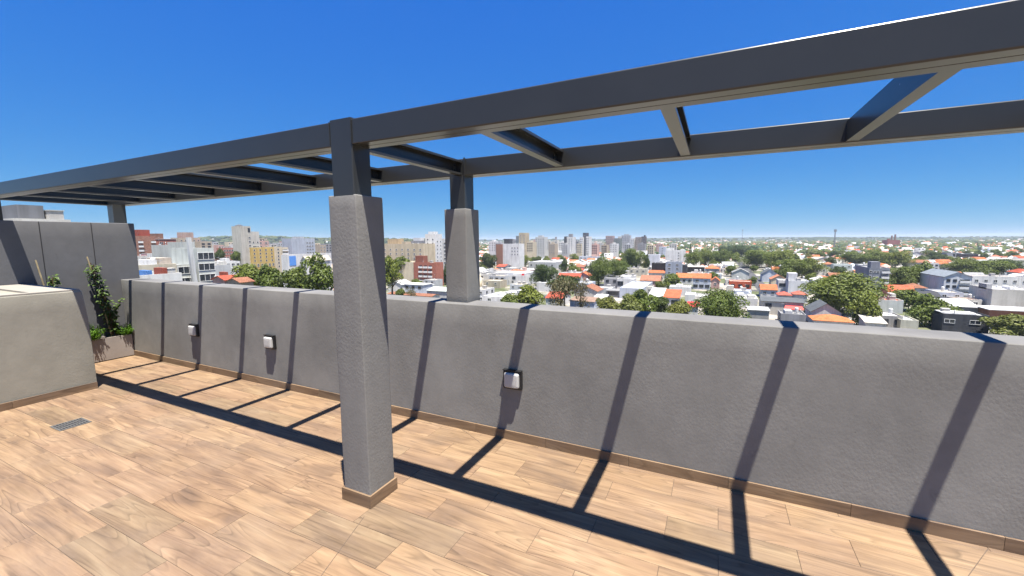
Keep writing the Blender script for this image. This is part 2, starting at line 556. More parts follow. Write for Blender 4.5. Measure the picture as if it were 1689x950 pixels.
# hairline saw cuts that run across the tiles
def saw_cut(p, q, w=0.003):
    p, q = Vector((*p, 0)), Vector((*q, 0))
    d = (q - p).normalized(); n = Vector((-d.y, d.x, 0)) * w / 2
    m_ = MB()
    z0, z1 = Vector((0, 0, -0.002)), Vector((0, 0, 0.0012))
    m_.add([p - n + z0, q - n + z0, q + n + z0, p + n + z0, p - n + z1, q - n + z1, q + n + z1, p + n + z1],
           [(0, 3, 2, 1), (4, 5, 6, 7), (0, 1, 5, 4), (1, 2, 6, 5), (2, 3, 7, 6), (3, 0, 4, 7)])
    m_.build('saw_cut', M['grout'], floor)
saw_cut((-1.80, -1.235), (-1.60, -1.83))
saw_cut((-1.903, -0.016), (-1.638, -0.158))
saw_cut((-1.187, -0.448), (-1.043, -0.524), 0.002)
saw_cut((1.344, -0.026), (1.10, -0.40))

# parapet ----------------------------------------------------------
HP, TP = 1.089, 0.239
parapet = tag(empty('parapet_wall', (0, 0, 0)), 'long grey plastered parapet wall behind the pergola with striped shadows', 'wall')
rough_box('wall_body', -7.66, 4.6, 0.0, TP, -0.16, HP, M['parapet'], parapet, 0.16, 0.008, 0.0014)
pw = parapet.children[0].data
M['coping'] = stucco('sun_dimmed_parapet_top', (0.153, 0.150, 0.147), 100, 0.4, 0.002, 0.6, 0.25)  # same plaster, coloured darker on top faces to tone down the full sunlight
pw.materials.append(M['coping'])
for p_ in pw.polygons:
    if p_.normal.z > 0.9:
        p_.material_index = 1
SK = 0.0747
def skirt_mesh(l, h=SK, th=0.011):
    m_ = MB(); bv = 0.0015
    m_.extrude([(0, 0), (0, h), (-th + bv, h), (-th, h - bv), (-th, 0)], 'x', -l / 2, l / 2)
    return m_.mesh('skirting_tile', M['skirt'])
sk_full = skirt_mesh(TL - 0.002)
x = -7.47 + 0.0
while x < 4.4:
    link('skirting_tile', sk_full, parapet, (x + TL / 2, -0.004, 0.0008))
    x += TL
# tall end wall -----------------------------------------------------
XW, ZW = -7.66, 1.891
high = tag(empty('end_wall', (XW, -1.5, 0)), 'tall grey end wall at the left carrying the pergola posts', 'wall')
rough_box('wall_body', -7.90, XW - 0.002, -5.5, 0.227, -0.16, ZW, M['highwall'], high, 0.2, 0.008, 0.0014, loc=(-XW, 1.5, 0))
for yy in (-0.738, -0.247):
    mb = MB(); mb.box(-0.004, 0.0022, yy - 0.003, yy + 0.003, 1.12, ZW - 0.005)
    mb.build('joint_line', M['groove'], high, (0, 1.5, 0))
# low block ----------------------------------------------------------
XB, ZB = -6.176, 1.106
block = tag(empty('masonry_block', (XB, -2.4, 0)), 'low olive-grey plastered masonry block with pale hollow top at far left', 'block')
def lean(co):
    # the far end of the block leans back towards its top
    if co.y > -1.25:
        k = min(1, (co.y + 1.25) / 0.36)
        co.y -= k * (0.004 + 0.034 * (max(co.z, 0) / ZB) ** 4.0)
    return co
rough_box('wall_body', -7.655, XB, -4.5, -0.868, -0.1, ZB - 0.005, M['block'], block, 0.16, 0.006, 0.002, loc=(-XB, 2.4, 0), warp=lean)
mb = MB()
mb.box(-7.65, XB - 0.012, -1.26, -0.915, ZB - 0.008, ZB + 0.012)
mb.box(XB - 0.125, XB - 0.012, -4.5, -1.26, ZB - 0.008, ZB + 0.012)
mb.build('coping', M['blockrim'], block, (-XB, 2.4, 0))
for k in range(6):
    o = link('skirting_tile', sk_full, block, (0.012, 2.4 - 0.878 - TL * (k + 0.5), 0.0008))
    o.rotation_euler.z = math.pi / 2
for (l_, rz, lx, ly) in ():
    pass

# free-standing and wall pillars -------------------------------------
def pillar(name, label, x0, x1, y0, y1, z0, z1, skirt):
    root = tag(empty(name, ((x0 + x1) / 2, (y0 + y1) / 2, z0)), label, 'pillar', 'pergola pillars')
    cx, cy = (x0 + x1) / 2, (y0 + y1) / 2
    rough_box('shaft', x0 - cx, x1 - cx, y0 - cy, y1 - cy, 0.0 if skirt else -0.01, z1 - z0, M['pillar'], root, 0.07, 0.006, 0.0018)
    if skirt:
        w = x1 - x0 + 0.024; th = 0.013; h = SK + 0.004
        for k in range(4):
            m_ = MB()
            a = w / 2
            m_.add([(-a, -a, 0), (a, -a, 0), (a - th, -a + th, 0), (-a + th, -a + th, 0), (-a, -a, h), (a, -a, h), (a - th, -a + th, h), (-a + th, -a + th, h)],
                   [(0, 3, 2, 1), (4, 5, 6, 7), (0, 1, 5, 4), (1, 2, 6, 5), (2, 3, 7, 6), (3, 0, 4, 7)])
            o = m_.build('skirting_tile', M['skirt'], root, (0, 0, 0.0008))
            o.rotation_euler.z = k * math.pi / 2
    return root
CZ = 1.877
pillar('masonry_pillar', 'rough grey plastered pillar standing on the tiled floor, front centre-left', -2.041, -1.826, -1.156, -0.941, 0, CZ, True)
pillar('masonry_pillar', 'shorter grey plastered pillar standing on top of the parapet wall', -2.090, -1.876, 0.072, 0.287, HP, CZ, False)

# pergola --------------------------------------------------------------
perg = tag(empty('pergola', (-1.93, -0.5, 0)), 'charcoal painted steel pergola of two long beams joined by channel rafters', 'pergola')
PO = (1.93, 0.5, 0)
ZB1, ZT1 = 2.149, 2.2855
YB1, YB2, YF1, YF2 = -1.1525, -1.0155, 0.109, 0.2575
def beam(name, y0, y1, x0, x1, dz=0.0):
    """two lipped channels welded toe to toe: a box with a seam along top and underside"""
    c = (y0 + y1) / 2; r = 0.006; g = 0.004; gd = 0.005; a, b = ZB1 + dz, ZT1 + dz
    prof = [(y0, a + r), (y0 + 0.002, a + 0.002), (y0 + r, a), (c - g, a), (c - g * .5, a + gd), (c + g * .5, a + gd), (c + g, a), (y1 - r, a), (y1 - 0.002, a + 0.002), (y1, a + r),
            (y1, b - r), (y1 - 0.002, b - 0.002), (y1 - r, b), (c + g, b), (c + g * .5, b - gd), (c - g * .5, b - gd), (c - g, b), (y0 + r, b), (y0 + 0.002, b - 0.002), (y0, b - r)]
    m_ = MB(); m_.extrude(prof, 'x', x0, x1)
    return m_.build(name, M['steel'], perg, PO)
PXL, PXR = -2.000, -1.836      # post over the free pillar
beam('front_beam', YB1, YB2, -8.12, PXL - 0.0015)
beam('front_beam', YB1, YB2, PXR + 0.0015, 4.4)
beam('rear_beam', YF1, YF2, -8.12, 4.4)
# stiffening lip under the beams
def post(name, x0, x1, y0, y1, z0, z1, plate=True):
    m_ = MB(); r = 0.005
    m_.extrude([(x0 + r, y0), (x1 - r, y0), (x1, y0 + r), (x1, y1 - r), (x1 - r, y1), (x0 + r, y1), (x0, y1 - r), (x0, y0 + r)], 'z', z0, z1)
    p_ = m_.build(name, M['steel'], perg, PO)
    # weld bead down the front arris
    w_ = MB()
    z = ZB1 + 0.05
    return p_
post('post', PXL, PXR, YB1 - 0.003, YB2 - 0.001, CZ - 0.01, ZT1 + 0.008)
post('post', -2.052, -1.905, YF1 - 0.004, YF2 - 0.003, CZ - 0.01, ZB1 + 0.003)
post('post', -7.845, -7.680, YB1 + 0.004, YB2 - 0.004, ZW - 0.01, ZB1 + 0.003)
post('post', -7.845, -7.680, YF1 + 0.003 - 0.10, YF2 - 0.10, ZW - 0.01, ZB1 + 0.003)
# weld beads where the front beam meets its post
for xs_ in (PXL - 0.001, PXR + 0.001):
    m_ = MB()
    z = ZB1 + 0.01
    while z < ZT1:
        m_.tube([(xs_, YB1 - 0.004, z), (xs_, YB1 - 0.0045, z + 0.006)], [0.0035, 0.003], 5)
        z += 0.0075
    m_.build('weld_seam', M['steel'], perg, PO)
# gusset tab by the rear post
m_ = MB(); m_.box(-1.905, -1.893, YF1 - 0.012, YF1 - 0.001, ZB1 - 0.0, ZT1 + 0.006); m_.build('cover_strip', M['steel'], perg, PO)
# rafters: lipped C channels, web to the left
RB, RT, RW, TH, LIP = 2.1545, 2.270, 0.058, 0.003, 0.016
prof = [(0, RB), (RW, RB), (RW, RB + LIP), (RW - TH, RB + LIP), (RW - TH, RB + TH), (TH, RB + TH), (TH, RT - TH), (RW - TH, RT - TH), (RW - TH, RT - LIP), (RW, RT - LIP), (RW, RT), (0, RT)]
m_ = MB(); m_.extrude(prof, 'y', YB2 + 0.001, YF1 - 0.001)
raf_me = m_.mesh('rafter', M['steel'])
RX = [1.553, 0.688, -0.178, -1.044, -1.926, -2.788, -3.656, -4.520, -5.395, -6.255, -7.12, -8.04]
for i, xr in enumerate(RX):
    o = link('rafter', raf_me, perg, (PO[0] + xr - RW, PO[1], PO[2]))

m_ = MB(); m_.box(0.0, 0.004, -0.03, 0.03, -0.035, 0.035)
for zz in (-0.018, 0.018):
    m_.tube([(0.004, 0.0, zz), (0.011, 0.0, zz)], [0.007, 0.006], 6)
cleat = m_.mesh('cleat', M['steel'])
for xr in RX:
    for yy in (YF1 - 0.035, YB2 + 0.035):
        link('cleat', cleat, perg, (PO[0] + xr - RW + TH + 0.0005, PO[1] + yy, (RB + RT) / 2))
# wall lamps -----------------------------------------------------------
def rrect(w, h, r, n=4):
    pts = []
    for cx, cy, a0 in ((w / 2 - r, h / 2 - r, 0), (-w / 2 + r, h / 2 - r, 90), (-w / 2 + r, -h / 2 + r, 180), (w / 2 - r, -h / 2 + r, 270)):
        for k in range(n + 1):
            a = R(a0 + 90 * k / n)
            pts.append((cx + r * math.cos(a), cy + r * math.sin(a)))
    return pts
def loft(mbx, rings, mat=0):
    n = len(rings[0])
    vs = [q for r_ in rings for q in r_]
    fs = []
    for i in range(len(rings) - 1):
        for k in range(n):
            fs.append((i * n + k, i * n + (k + 1) % n, (i + 1) * n + (k + 1) % n, (i + 1) * n + k))
    fs.append(tuple(range(n)))
    fs.append(tuple((len(rings) - 1) * n + k for k in range(n - 1, -1, -1)))
    mbx.add(vs, fs, mat)
def lamp_parts():
    a = MB()
    loft(a, [[(x_, -d, z_) for x_, z_ in rrect(w, h, 0.012)] for w, h, d in ((0.160, 0.152, -0.002), (0.160, 0.152, 0.026), (0.154, 0.146, 0.030), (0.132, 0.124, 0.031))])
    b = MB()
    loft(b, [[(x_, -d, z_) for x_, z_ in rrect(w, h, r)] for w, h, r, d in ((0.128, 0.122, 0.014, 0.028), (0.126, 0.120, 0.014, 0.044), (0.119, 0.113, 0.014, 0.052), (0.104, 0.098, 0.012, 0.0565), (0.06, 0.056, 0.01, 0.058))])
    c = MB()
    c.box(-0.080, 0.080, -0.040, 0.0, 0.0765, 0.081)
    return a.mesh('housing', M['black_plastic']), b.mesh('diffuser', M['diffuser']), c.mesh('hood', M['black_plastic'])
LP = lamp_parts()
for xx, lab in ((-1.411, 'square wall lamp on the parapet right of the front pillar, largest of three'),
                (-4.392, 'square white wall lamp, middle one of three along the parapet'),
                (-5.870, 'square white wall lamp nearest the planter corner, smallest of three')):
    root = tag(empty('wall_lamp', (xx, 0, 0.511)), lab, 'lamp', 'wall lamps along the parapet')
    for nm, me in zip(('housing', 'diffuser', 'hood'), LP):
        o = link(nm, me, root)

# floor drain ------------------------------------------------------------
dr = tag(empty('floor_drain', (-5.135, -1.424, 0)), 'square slotted metal floor drain set in the tiles', 'drain')
mb = MB()
for s in (-1, 1):
    mb.box(-0.105, 0.105, s * 0.0975 - 0.0075, s * 0.0975 + 0.0075, -0.002, 0.0045)
    mb.box(s * 0.0975 - 0.0075, s * 0.0975 + 0.0075, -0.090, 0.090, -0.002, 0.0045)
mb.build('frame', M['grate'], dr)
mb = MB(); mb.box(-0.0905, 0.0905, -0.0905, 0.0905, -0.002, 0.0012); mb.build('pit', M['groove'], dr)
mb = MB(); mb.box(-0.090, 0.090, -0.0035, 0.0035, 0.0, 0.004)
slat = mb.mesh('slat', M['grate'])
for k in range(9):
    link('slat', slat, dr, (0, -0.076 + k * 0.019, 0))
mb = MB(); mb.box(-0.006, 0.006, -0.09, 0.09, 0.0, 0.0034); mb.build('cross_bar', M['grate'], dr, (0.03, 0, 0)); mb.build('cross_bar', M['grate'], dr, (-0.035, 0, 0))

# planter and plants ---------------------------------------------------------
pl = tag(empty('planter_box', (-7.56, -0.55, 0)), 'pale pinkish-grey rectangular planter box in the corner by the end wall', 'planter')
mb = MB()
x0, x1, y0, y1, h, t_ = -0.085, 0.09, -0.60, 0.535, 0.318, 0.018
for bx in ((x0, x1, y0, y0 + t_), (x0, x1, y1 - t_, y1), (x0, x0 + t_, y0 + t_, y1 - t_), (x1 - t_, x1, y0 + t_, y1 - t_)):
    mb.box(bx[0], bx[1], bx[2], bx[3], 0.012, h)
mb.box(x0 + .005, x1 - .005, y0 + .005, y1 - .005, 0.012, 0.03)
mb.build('box', M['planter'], pl)
mb = MB(); mb.box(x0 + t_, x1 - t_, y0 + t_, y1 - t_, 0.03, h - 0.03); mb.build('soil', M['soil'], pl)
for yy in (-0.5, 0.42):
    mb = MB(); mb.box(-0.06, 0.07, yy, yy + 0.05, 0.0008, 0.0125); mb.build('foot', M['black_plastic'], pl)

def leaf_geo(mbx, p, d, nrm, l, w, mat=0):
    """one pointed leaf folded along its midrib"""
    d = d.normalized(); s = d.cross(nrm)
    if s.length < 1e-4:
        s = d.orthogonal()
    s.normalize(); n = s.cross(d).normalized()
    a = p; b = p + d * l * 0.45 + n * l * 0.04; c = p + d * l - n * l * 0.10
    e1 = p + d * l * 0.42 + s * w * 0.5 + n * l * 0.13; e2 = p + d * l * 0.42 - s * w * 0.5 + n * l * 0.13
    mbx.add([a, e1, c, b, e2], [(0, 1, 3), (1, 2, 3), (0, 3, 4), (3, 2, 4)], mat)
def rv(r_):
    while True:
        v = Vector((r_.uniform(-1, 1), r_.uniform(-1, 1), r_.uniform(-1, 1)))
        if 0.05 < v.length < 1:
            return v.normalized()
def climber(label, base, cane_top, path, spread, n, seed):
    r_ = random.Random(seed)
    root = tag(empty('climbing_plant', base), label, 'plant')
    B0 = Vector(base)
    m_ = MB(); m_.tube([Vector((0, 0, -0.05)), (Vector(cane_top) - B0) * 0.5 + Vector((0.004, 0, 0)), Vector(cane_top) - B0], [0.0095, 0.009, 0.008], 7)
    m_.build('cane', M['cane'], root)
    pts = [Vector(q) - B0 for q in path]
    m_ = MB()
    for s_ in range(3):
        q2 = [q + rv(r_) * 0.022 for q in pts]; q2[0] = Vector((0.01 * s_ - 0.01, 0.01, -0.04))
        m_.tube(q2, [0.005] * len(q2), 5)
    m_.build('stem', M['stem'], root)
    m_ = MB()
    for k in range(n):
        t = r_.random() ** 0.8 * (len(pts) - 1.001)
        i = int(t); q = pts[i].lerp(pts[i + 1], t - i)
        out = rv(r_); out.z *= 0.5
        sp = spread * (0.35 + 0.65 * r_.random()) * (1.1 if t > 1 else 0.8)
        p = q + out * sp * 0.75
        d = out + Vector((0.3, -0.1, r_.uniform(-0.9, 0.2)))
        leaf_geo(m_, p, d, Vector((0.3, -0.3, 1)) + rv(r_) * 0.5, r_.uniform(0.035, 0.062), r_.uniform(0.022, 0.036))
    o = m_.build('foliage', M['vine'], root)
    return root
climber('tall climbing plant winding up a bamboo cane in the corner planter', (-7.55, -0.20, 0.30), (-7.56, -0.36, 1.43),
        [(-7.55, -0.19, 0.30), (-7.545, -0.19, 0.50), (-7.545, -0.215, 0.70), (-7.545, -0.26, 0.92), (-7.55, -0.31, 1.12), (-7.55, -0.33, 1.33)], 0.085, 420, 3)
r_ = random.Random(9)
climber('climbing plant with a slanting bamboo cane rising behind the low block', (-7.55, -0.70, 0.30), (-7.56, -0.835, 1.41),
        [(-7.55, -0.69, 0.30), (-7.55, -0.70, 0.6), (-7.55, -0.715, 0.9), (-7.54, -0.73, 1.08), (-7.54, -0.72, 1.2)], 0.06, 170, 4)
# one shoot leaning out to the right
def herb(label, c, rad, hgt, n, seed):
    r2 = random.Random(seed)
    root = tag(empty('herb_clump', c), label, 'plant')
    m_ = MB(); sm = MB()
    for k in range(n):
        a = r2.uniform(0, 6.283); rr = rad * math.sqrt(r2.random()); 
        b = Vector((math.cos(a) * rr * 0.35, math.sin(a) * rr * 0.5, -0.02))
        tip = Vector((math.cos(a) * rr * 0.8 + 0.02, math.sin(a) * rr, hgt * (1 - 0.5 * (rr / rad) ** 2) * r2.uniform(0.6, 1.05)))
        sm.tube([b, (b + tip) / 2 + Vector((0, 0, 0.015)), tip], [0.0018, 0.0015, 0.001], 3)
        for j in range(9):
            q = b.lerp(tip, 0.3 + 0.7 * j / 8) + rv(r2) * 0.008
            d = rv(r2); d.z = abs(d.z) * 0.6
            leaf_geo(m_, q, d, Vector((0, 0, 1)) + rv(r2) * 0.4, r2.uniform(0.018, 0.034), r2.uniform(0.008, 0.015))
    sm.build('stems', M['herb'], root)
    m_.build('foliage', M['herb'], root)
herb('bright green feathery herb clump at the near end of the planter', (-7.53, -0.43, 0.30), 0.15, 0.24, 170, 5)
herb('bright green feathery herb clump at the parapet end of the planter', (-7.53, -0.06, 0.30), 0.12, 0.17, 120, 6)
# leaning shoot
root = tag(empty('climbing_shoot', (-7.54, -0.17, 0.31)), 'leafy shoot leaning towards the parapet from the tall climber', 'plant')
m_ = MB(); pth = [Vector((0, 0, -0.03)), Vector((0.01, 0.0, 0.2)), Vector((0.02, 0.03, 0.38)), Vector((0.03, 0.10, 0.51))]
m_.tube(pth, [0.004, 0.0035, 0.003, 0.002], 5); m_.build('stem', M['stem'], root)
m_ = MB()
for k in range(70):
    t = 0.6 + r_.random() * 2.39; i = int(t); q = pth[i].lerp(pth[i + 1], t - i)
    leaf_geo(m_, q + rv(r_) * 0.022, rv(r_) + Vector((0.2, 0, -0.2)), Vector((0.3, -0.3, 1)) + rv(r_) * 0.5, r_.uniform(0.035, 0.055), r_.uniform(0.02, 0.03))
m_.build('foliage', M['vine'], root)

# the building below the terrace -------------------------------------------------
mb = MB(); mb.box(-7.88, 5.98, -14.0, 0.20, ZG - 0.5, -0.161)
structure(mb.build('terrace_building', wall_mat((0.5, 0.48, 0.45))))

# ================================================================== CITY
WHITE, OFFW, CREAM, BEIGE = (0.80, 0.79, 0.77), (0.68, 0.66, 0.61), (0.70, 0.61, 0.45), (0.52, 0.44, 0.34)
GREY, LGREY, BLUEG, LBLUE, DARK = (0.36, 0.36, 0.37), (0.55, 0.56, 0.57), (0.34, 0.37, 0.43), (0.58, 0.63, 0.72), (0.085, 0.088, 0.10)
BRICK, BROWN, YELLOW, PINK, BLUE, REDW = (0.30, 0.115, 0.080), (0.26, 0.135, 0.095), (0.66, 0.48, 0.17), (0.66, 0.44, 0.38), (0.10, 0.24, 0.55), (0.36, 0.095, 0.065)
R_OR, R_RED, R_BR, R_WH, R_GR, R_SL, R_CR = (0.56, 0.175, 0.075), (0.52, 0.11, 0.065), (0.34, 0.15, 0.09), (0.66, 0.66, 0.65), (0.30, 0.30, 0.30), (0.11, 0.12, 0.13), (0.52, 0.47, 0.38)

# ground sheet ---------------------------------------------------------
def ground_mat():
    m, t, b, o = new_mat('city_ground')
    L = t.links.new
    g = N(t, 'ShaderNodeNewGeometry')
    n1 = N(t, 'ShaderNodeTexNoise', Scale=0.035, Detail=5.0, Roughness=0.7)
    L(g.outputs['Position'], n1.inputs['Vector'])
    r = ramp(t, n1.outputs[0], [(0.36, (0.05, 0.065, 0.02)), (0.46, (0.10, 0.11, 0.05)), (0.52, (0.22, 0.20, 0.17)), (0.62, (0.30, 0.28, 0.25))])
    L(r.outputs[0], b.inputs['Base Color'])
    b.inputs['Roughness'].default_value = 0.95
    return m
n_ = 48
GR = 14000.0
vs = [(0, 0, 0)] + [(GR * math.cos(2 * math.pi * k / n_), GR * math.sin(2 * math.pi * k / n_), 0) for k in range(n_)]
mb = MB(); mb.add(vs, [(0, 1 + k, 1 + (k + 1) % n_) for k in range(n_)])
structure(mb.build('ground', ground_mat(), None, (0, 0, ZG)))
ST = 104.0     # street grid
SX0, SY0 = 26.0, 62.0
mb = MB()
for k in range(-14, 9):
    x_ = SX0 + ST * k
    mb.add([(x_ - 3.6, 30, 0), (x_ + 3.6, 30, 0), (x_ + 3.6, 1400, 0), (x_ - 3.6, 1400, 0)], [(0, 1, 2, 3)])
    y_ = SY0 + ST * (k + 14)
    if y_ < 1400:
        mb.add([(-1500, y_ - 3.6, 0.004), (950, y_ - 3.6, 0.004), (950, y_ + 3.6, 0.004), (-1500, y_ + 3.6, 0.004)], [(0, 1, 2, 3)])
structure(mb.build('road', plain('asphalt', (0.06, 0.06, 0.062), 0.9, 0.2, 0.3), None, (0, 0, ZG + 0.05)))

# windows --------------------------------------------------------------
WIN = {}
def window_mesh(w, h, style):
    key = (round(w, 1), round(h, 1), style)
    if key in WIN:
        return WIN[key]
    w, h = key[0], key[1]
    m_ = MB()
    if style == 'balcony':
        m_.box(-w / 2, w / 2, -0.05, 0.05, -h / 2, h / 2, 1)
        m_.box(-w / 2 - 0.2, w / 2 + 0.2, -1.1, 0.02, -h / 2 - 0.2, -h / 2, 0)
        m_.box(-w / 2 - 0.2, w / 2 + 0.2, -1.1, -0.98, -h / 2, -h / 2 + 0.95, 0)
        for s in (-1, 1):
            m_.box(s * (w / 2 + 0.14) - 0.06, s * (w / 2 + 0.14) + 0.06, -0.98, 0.0, -h / 2, -h / 2 + 0.95, 0)
    else:
        fw = 0.10 if style != 'band' else 0.14
        m_.box(-w / 2, w / 2, -0.02, 0.05, -h / 2, h / 2, 1)
        m_.box(-w / 2 - fw, w / 2 + fw, -0.10, 0.03, -h / 2 - fw, -h / 2, 0)
        m_.box(-w / 2 - fw, w / 2 + fw, -0.10, 0.03, h / 2, h / 2 + fw, 0)
        for s in (-1, 1):
            m_.box(s * (w / 2 + fw / 2) - fw / 2, s * (w / 2 + fw / 2) + fw / 2, -0.10, 0.03, -h / 2, h / 2, 0)
        nm = max(1, int(w / 1.6)) if style == 'band' else (1 if w > 1.1 else 0)
        for k in range(nm):
            xx = -w / 2 + w * (k + 1) / (nm + 1)
            m_.box(xx - 0.05, xx + 0.05, -0.07, 0.0, -h / 2, h / 2, 0)
    WIN[key] = m_.mesh('window', [M['wframe'] if style != 'dark' else M['dframe'], M['glass']])
    return WIN[key]

def place_windows(root, face, L0, L1, fixed, ztop, spec):
    """face S: along x at y=fixed;  E/W: along y at x=fixed (all local to root)"""
    rows, cols, w, h, top, fl = spec[:6]
    style = spec[6] if len(spec) > 6 else 'plain'
    a, b = (spec[7] if len(spec) > 7 else (0.0, 1.0))
    l0, l1 = L0 + (L1 - L0) * a, L0 + (L1 - L0) * b
    if w <= 0:
        w = (l1 - l0) / cols * (-w if w else 0.85)
    w = min(w, (l1 - l0) / cols * 0.92)
    me = window_mesh(w, h, style)
    for r_ in range(rows):
        z = ztop - top - r_ * fl
        if z - h / 2 < 0.3:
            break
        for c in range(cols):
            u = l0 + (l1 - l0) * (c + 0.5) / cols
            if face == 'S':
                o = link('window', me, root, (u, fixed, z))
            else:
                o = link('window', me, root, (fixed, u, z))
                o.rotation_euler.z = math.pi / 2 if face == 'E' else -math.pi / 2

CLUT = {}
def clutter(root, w, dp, z, seed, n=None):
    """what flat roofs carry: cooling units, vents, hatch boxes, aerials"""
    rr = random.Random(seed)
    if not CLUT:
        m_ = MB(); m_.box(-.45, .45, -.2, .2, .12, .85); m_.box(-.4, -.3, -.18, .18, 0, .12); m_.box(.3, .4, -.18, .18, 0, .12); CLUT['cooling_unit'] = m_.mesh('cooling_unit', plain('unit_metal', (.55, .55, .53), .6))
        m_ = MB(); m_.tube([(0, 0, 0), (0, 0, 1.3), (0, 0, 1.32), (0, 0, 1.6)], [.13, .13, .24, .05], 8); CLUT['vent_pipe'] = m_.mesh('vent_pipe', plain('vent_metal', (.35, .35, .34), .6))
        m_ = MB(); m_.box(-.9, .9, -.8, .8, 0, 1.5); m_.box(-1.0, 1.0, -.9, .9, 1.5, 1.62); CLUT['hatch_box'] = m_.mesh('hatch_box', wall_mat((0.62, 0.6, 0.56)))
        m_ = MB(); m_.tube([(0, 0, 0), (0, 0, 3.6)], [.035, .03], 5); m_.box(-.7, .7, -.02, .02, 3.3, 3.36)
        for k in range(5):
            m_.box(-.6 + k * .3 - .015, -.6 + k * .3 + .015, -.4, .4, 3.36, 3.39)
        CLUT['aerial'] = m_.mesh('aerial', plain('aerial_metal', (.3, .3, .3), .5))
    for k in range(n if n is not None else rr.randint(2, 4)):
        nm = rr.choice(list(CLUT))
        o = link(nm, CLUT[nm], root, (rr.uniform(-.38, .38) * w, dp * rr.uniform(.15, .85), z))
        o.rotation_euler.z = rr.choice((0, 1.57)) + rr.uniform(-.1, .1)
KEYS = []   # (px0,px1,py0,py1,depth,short,footprint)
def house_parts(root, w, dp, h, kind, wall, roof, rh=1.8, ridge='x', brick=False, lip=0.45, tiled=True, over=0.35):
    """walls and roof round local origin: x in +-w/2, y in 0..dp, z in 0..h"""
    wm = brick_mat(wall) if brick else wall_mat(wall)
    x0, x1, y0, y1 = -w / 2, w / 2, 0.0, dp
    m_ = MB()
    if kind == 'flat':
        t = 0.22
        for bx in ((x0, x1, y0, y0 + t), (x0, x1, y1 - t, y1), (x0, x0 + t, y0 + t, y1 - t), (x1 - t, x1, y0 + t, y1 - t)):
            m_.box(bx[0], bx[1], bx[2], bx[3], -0.5, h)
        m_.build('wall', wm, root)
        r2 = MB(); r2.box(x0 + t, x1 - t, y0 + t, y1 - t, h - lip - 0.2, h - lip)
        r2.build('roof', roof_mat(roof, False), root)
    elif kind == 'slab':
        m_.box(x0, x1, y0, y1, -0.5, h - 0.25)
        m_.build('wall', wm, root)
        r2 = MB(); r2.box(x0 - over, x1 + over, y0 - over, y1 + over, h - 0.25, h)
        r2.build('roof', roof_mat(roof, False), root)
    elif kind in ('gable', 'shed'):
        m_.box(x0, x1, y0, y1, -0.5, h)
        r2 = MB(); th = 0.16; ov = over
        if kind == 'shed':
            m_.add([(x0, y0, h), (x1, y0, h), (x1, y1, h), (x0, y1, h), (x0, y1, h + rh), (x1, y1, h + rh)], [(0, 4, 3), (1, 2, 5), (3, 4, 5, 2)])
            s = rh / dp
            r2.add([(x0 - ov, y0 - ov, h - ov * s), (x1 + ov, y0 - ov, h - ov * s), (x1 + ov, y1 + ov, h + rh + ov * s), (x0 - ov, y1 + ov, h + rh + ov * s),
                    (x0 - ov, y0 - ov, h - ov * s + th), (x1 + ov, y0 - ov, h - ov * s + th), (x1 + ov, y1 + ov, h + rh + ov * s + th), (x0 - ov, y1 + ov, h + rh + ov * s + th)],
                   [(0, 3, 2, 1), (4, 5, 6, 7), (0, 1, 5, 4), (1, 2, 6, 5), (2, 3, 7, 6), (3, 0, 4, 7)])
        elif ridge == 'x':
            c = (y0 + y1) / 2
            for xx in (x0, x1):
                m_.add([(xx, y0, h), (xx, y1, h), (xx, c, h + rh)], [(0, 1, 2)])
            s = rh / (c - y0)
            pr = [(y0 - ov, h - ov * s), (c, h + rh), (y1 + ov, h - ov * s), (y1 + ov, h - ov * s + th), (c, h + rh + th), (y0 - ov, h - ov * s + th)]
            r2.extrude(pr, 'x', x0 - ov, x1 + ov)
        else:
            c = 0.0
            for yy in (y0, y1):
                m_.add([(x0, yy, h), (x1, yy, h), (c, yy, h + rh)], [(0, 1, 2)])
            s = rh / (c - x0)
            pr = [(x0 - ov, h - ov * s), (c, h + rh), (x1 + ov, h - ov * s), (x1 + ov, h - ov * s + th), (c, h + rh + th), (x0 - ov, h - ov * s + th)]
            r2.extrude(pr, 'y', y0 - ov, y1 + ov)
        m_.build('wall', wm, root)
        r2.build('roof', roof_mat(roof, tiled), root)
    elif kind == 'hip':
        m_.box(x0, x1, y0, y1, -0.5, h)
        m_.build('wall', wm, root)
        ov = over; a0, a1, b0, b1 = x0 - ov, x1 + ov, y0 - ov, y1 + ov
        k = min(a1 - a0, b1 - b0) / 2
        c0, c1 = ((a0 + k, (b0 + b1) / 2), (a1 - k, (b0 + b1) / 2)) if (a1 - a0) > (b1 - b0) else (((a0 + a1) / 2, b0 + k), ((a0 + a1) / 2, b1 - k))
        r2 = MB()
        vs = [(a0, b0, h - .1), (a1, b0, h - .1), (a1, b1, h - .1), (a0, b1, h - .1), (a0, b0, h + .08), (a1, b0, h + .08), (a1, b1, h + .08), (a0, b1, h + .08), (c0[0], c0[1], h + rh), (c1[0] + .01, c1[1] + .01, h + rh)]
        fs = [(3, 2, 1, 0), (0, 1, 5, 4), (1, 2, 6, 5), (2, 3, 7, 6), (3, 0, 4, 7)]
        if (a1 - a0) > (b1 - b0):
            fs += [(4, 5, 9, 8), (5, 6, 9), (6, 7, 8, 9), (7, 4, 8)]
        else:
            fs += [(4, 5, 8), (5, 6, 9, 8), (6, 7, 9), (7, 4, 8, 9)]
        r2.add(vs, fs)
        r2.build('roof', roof_mat(roof, tiled), root)

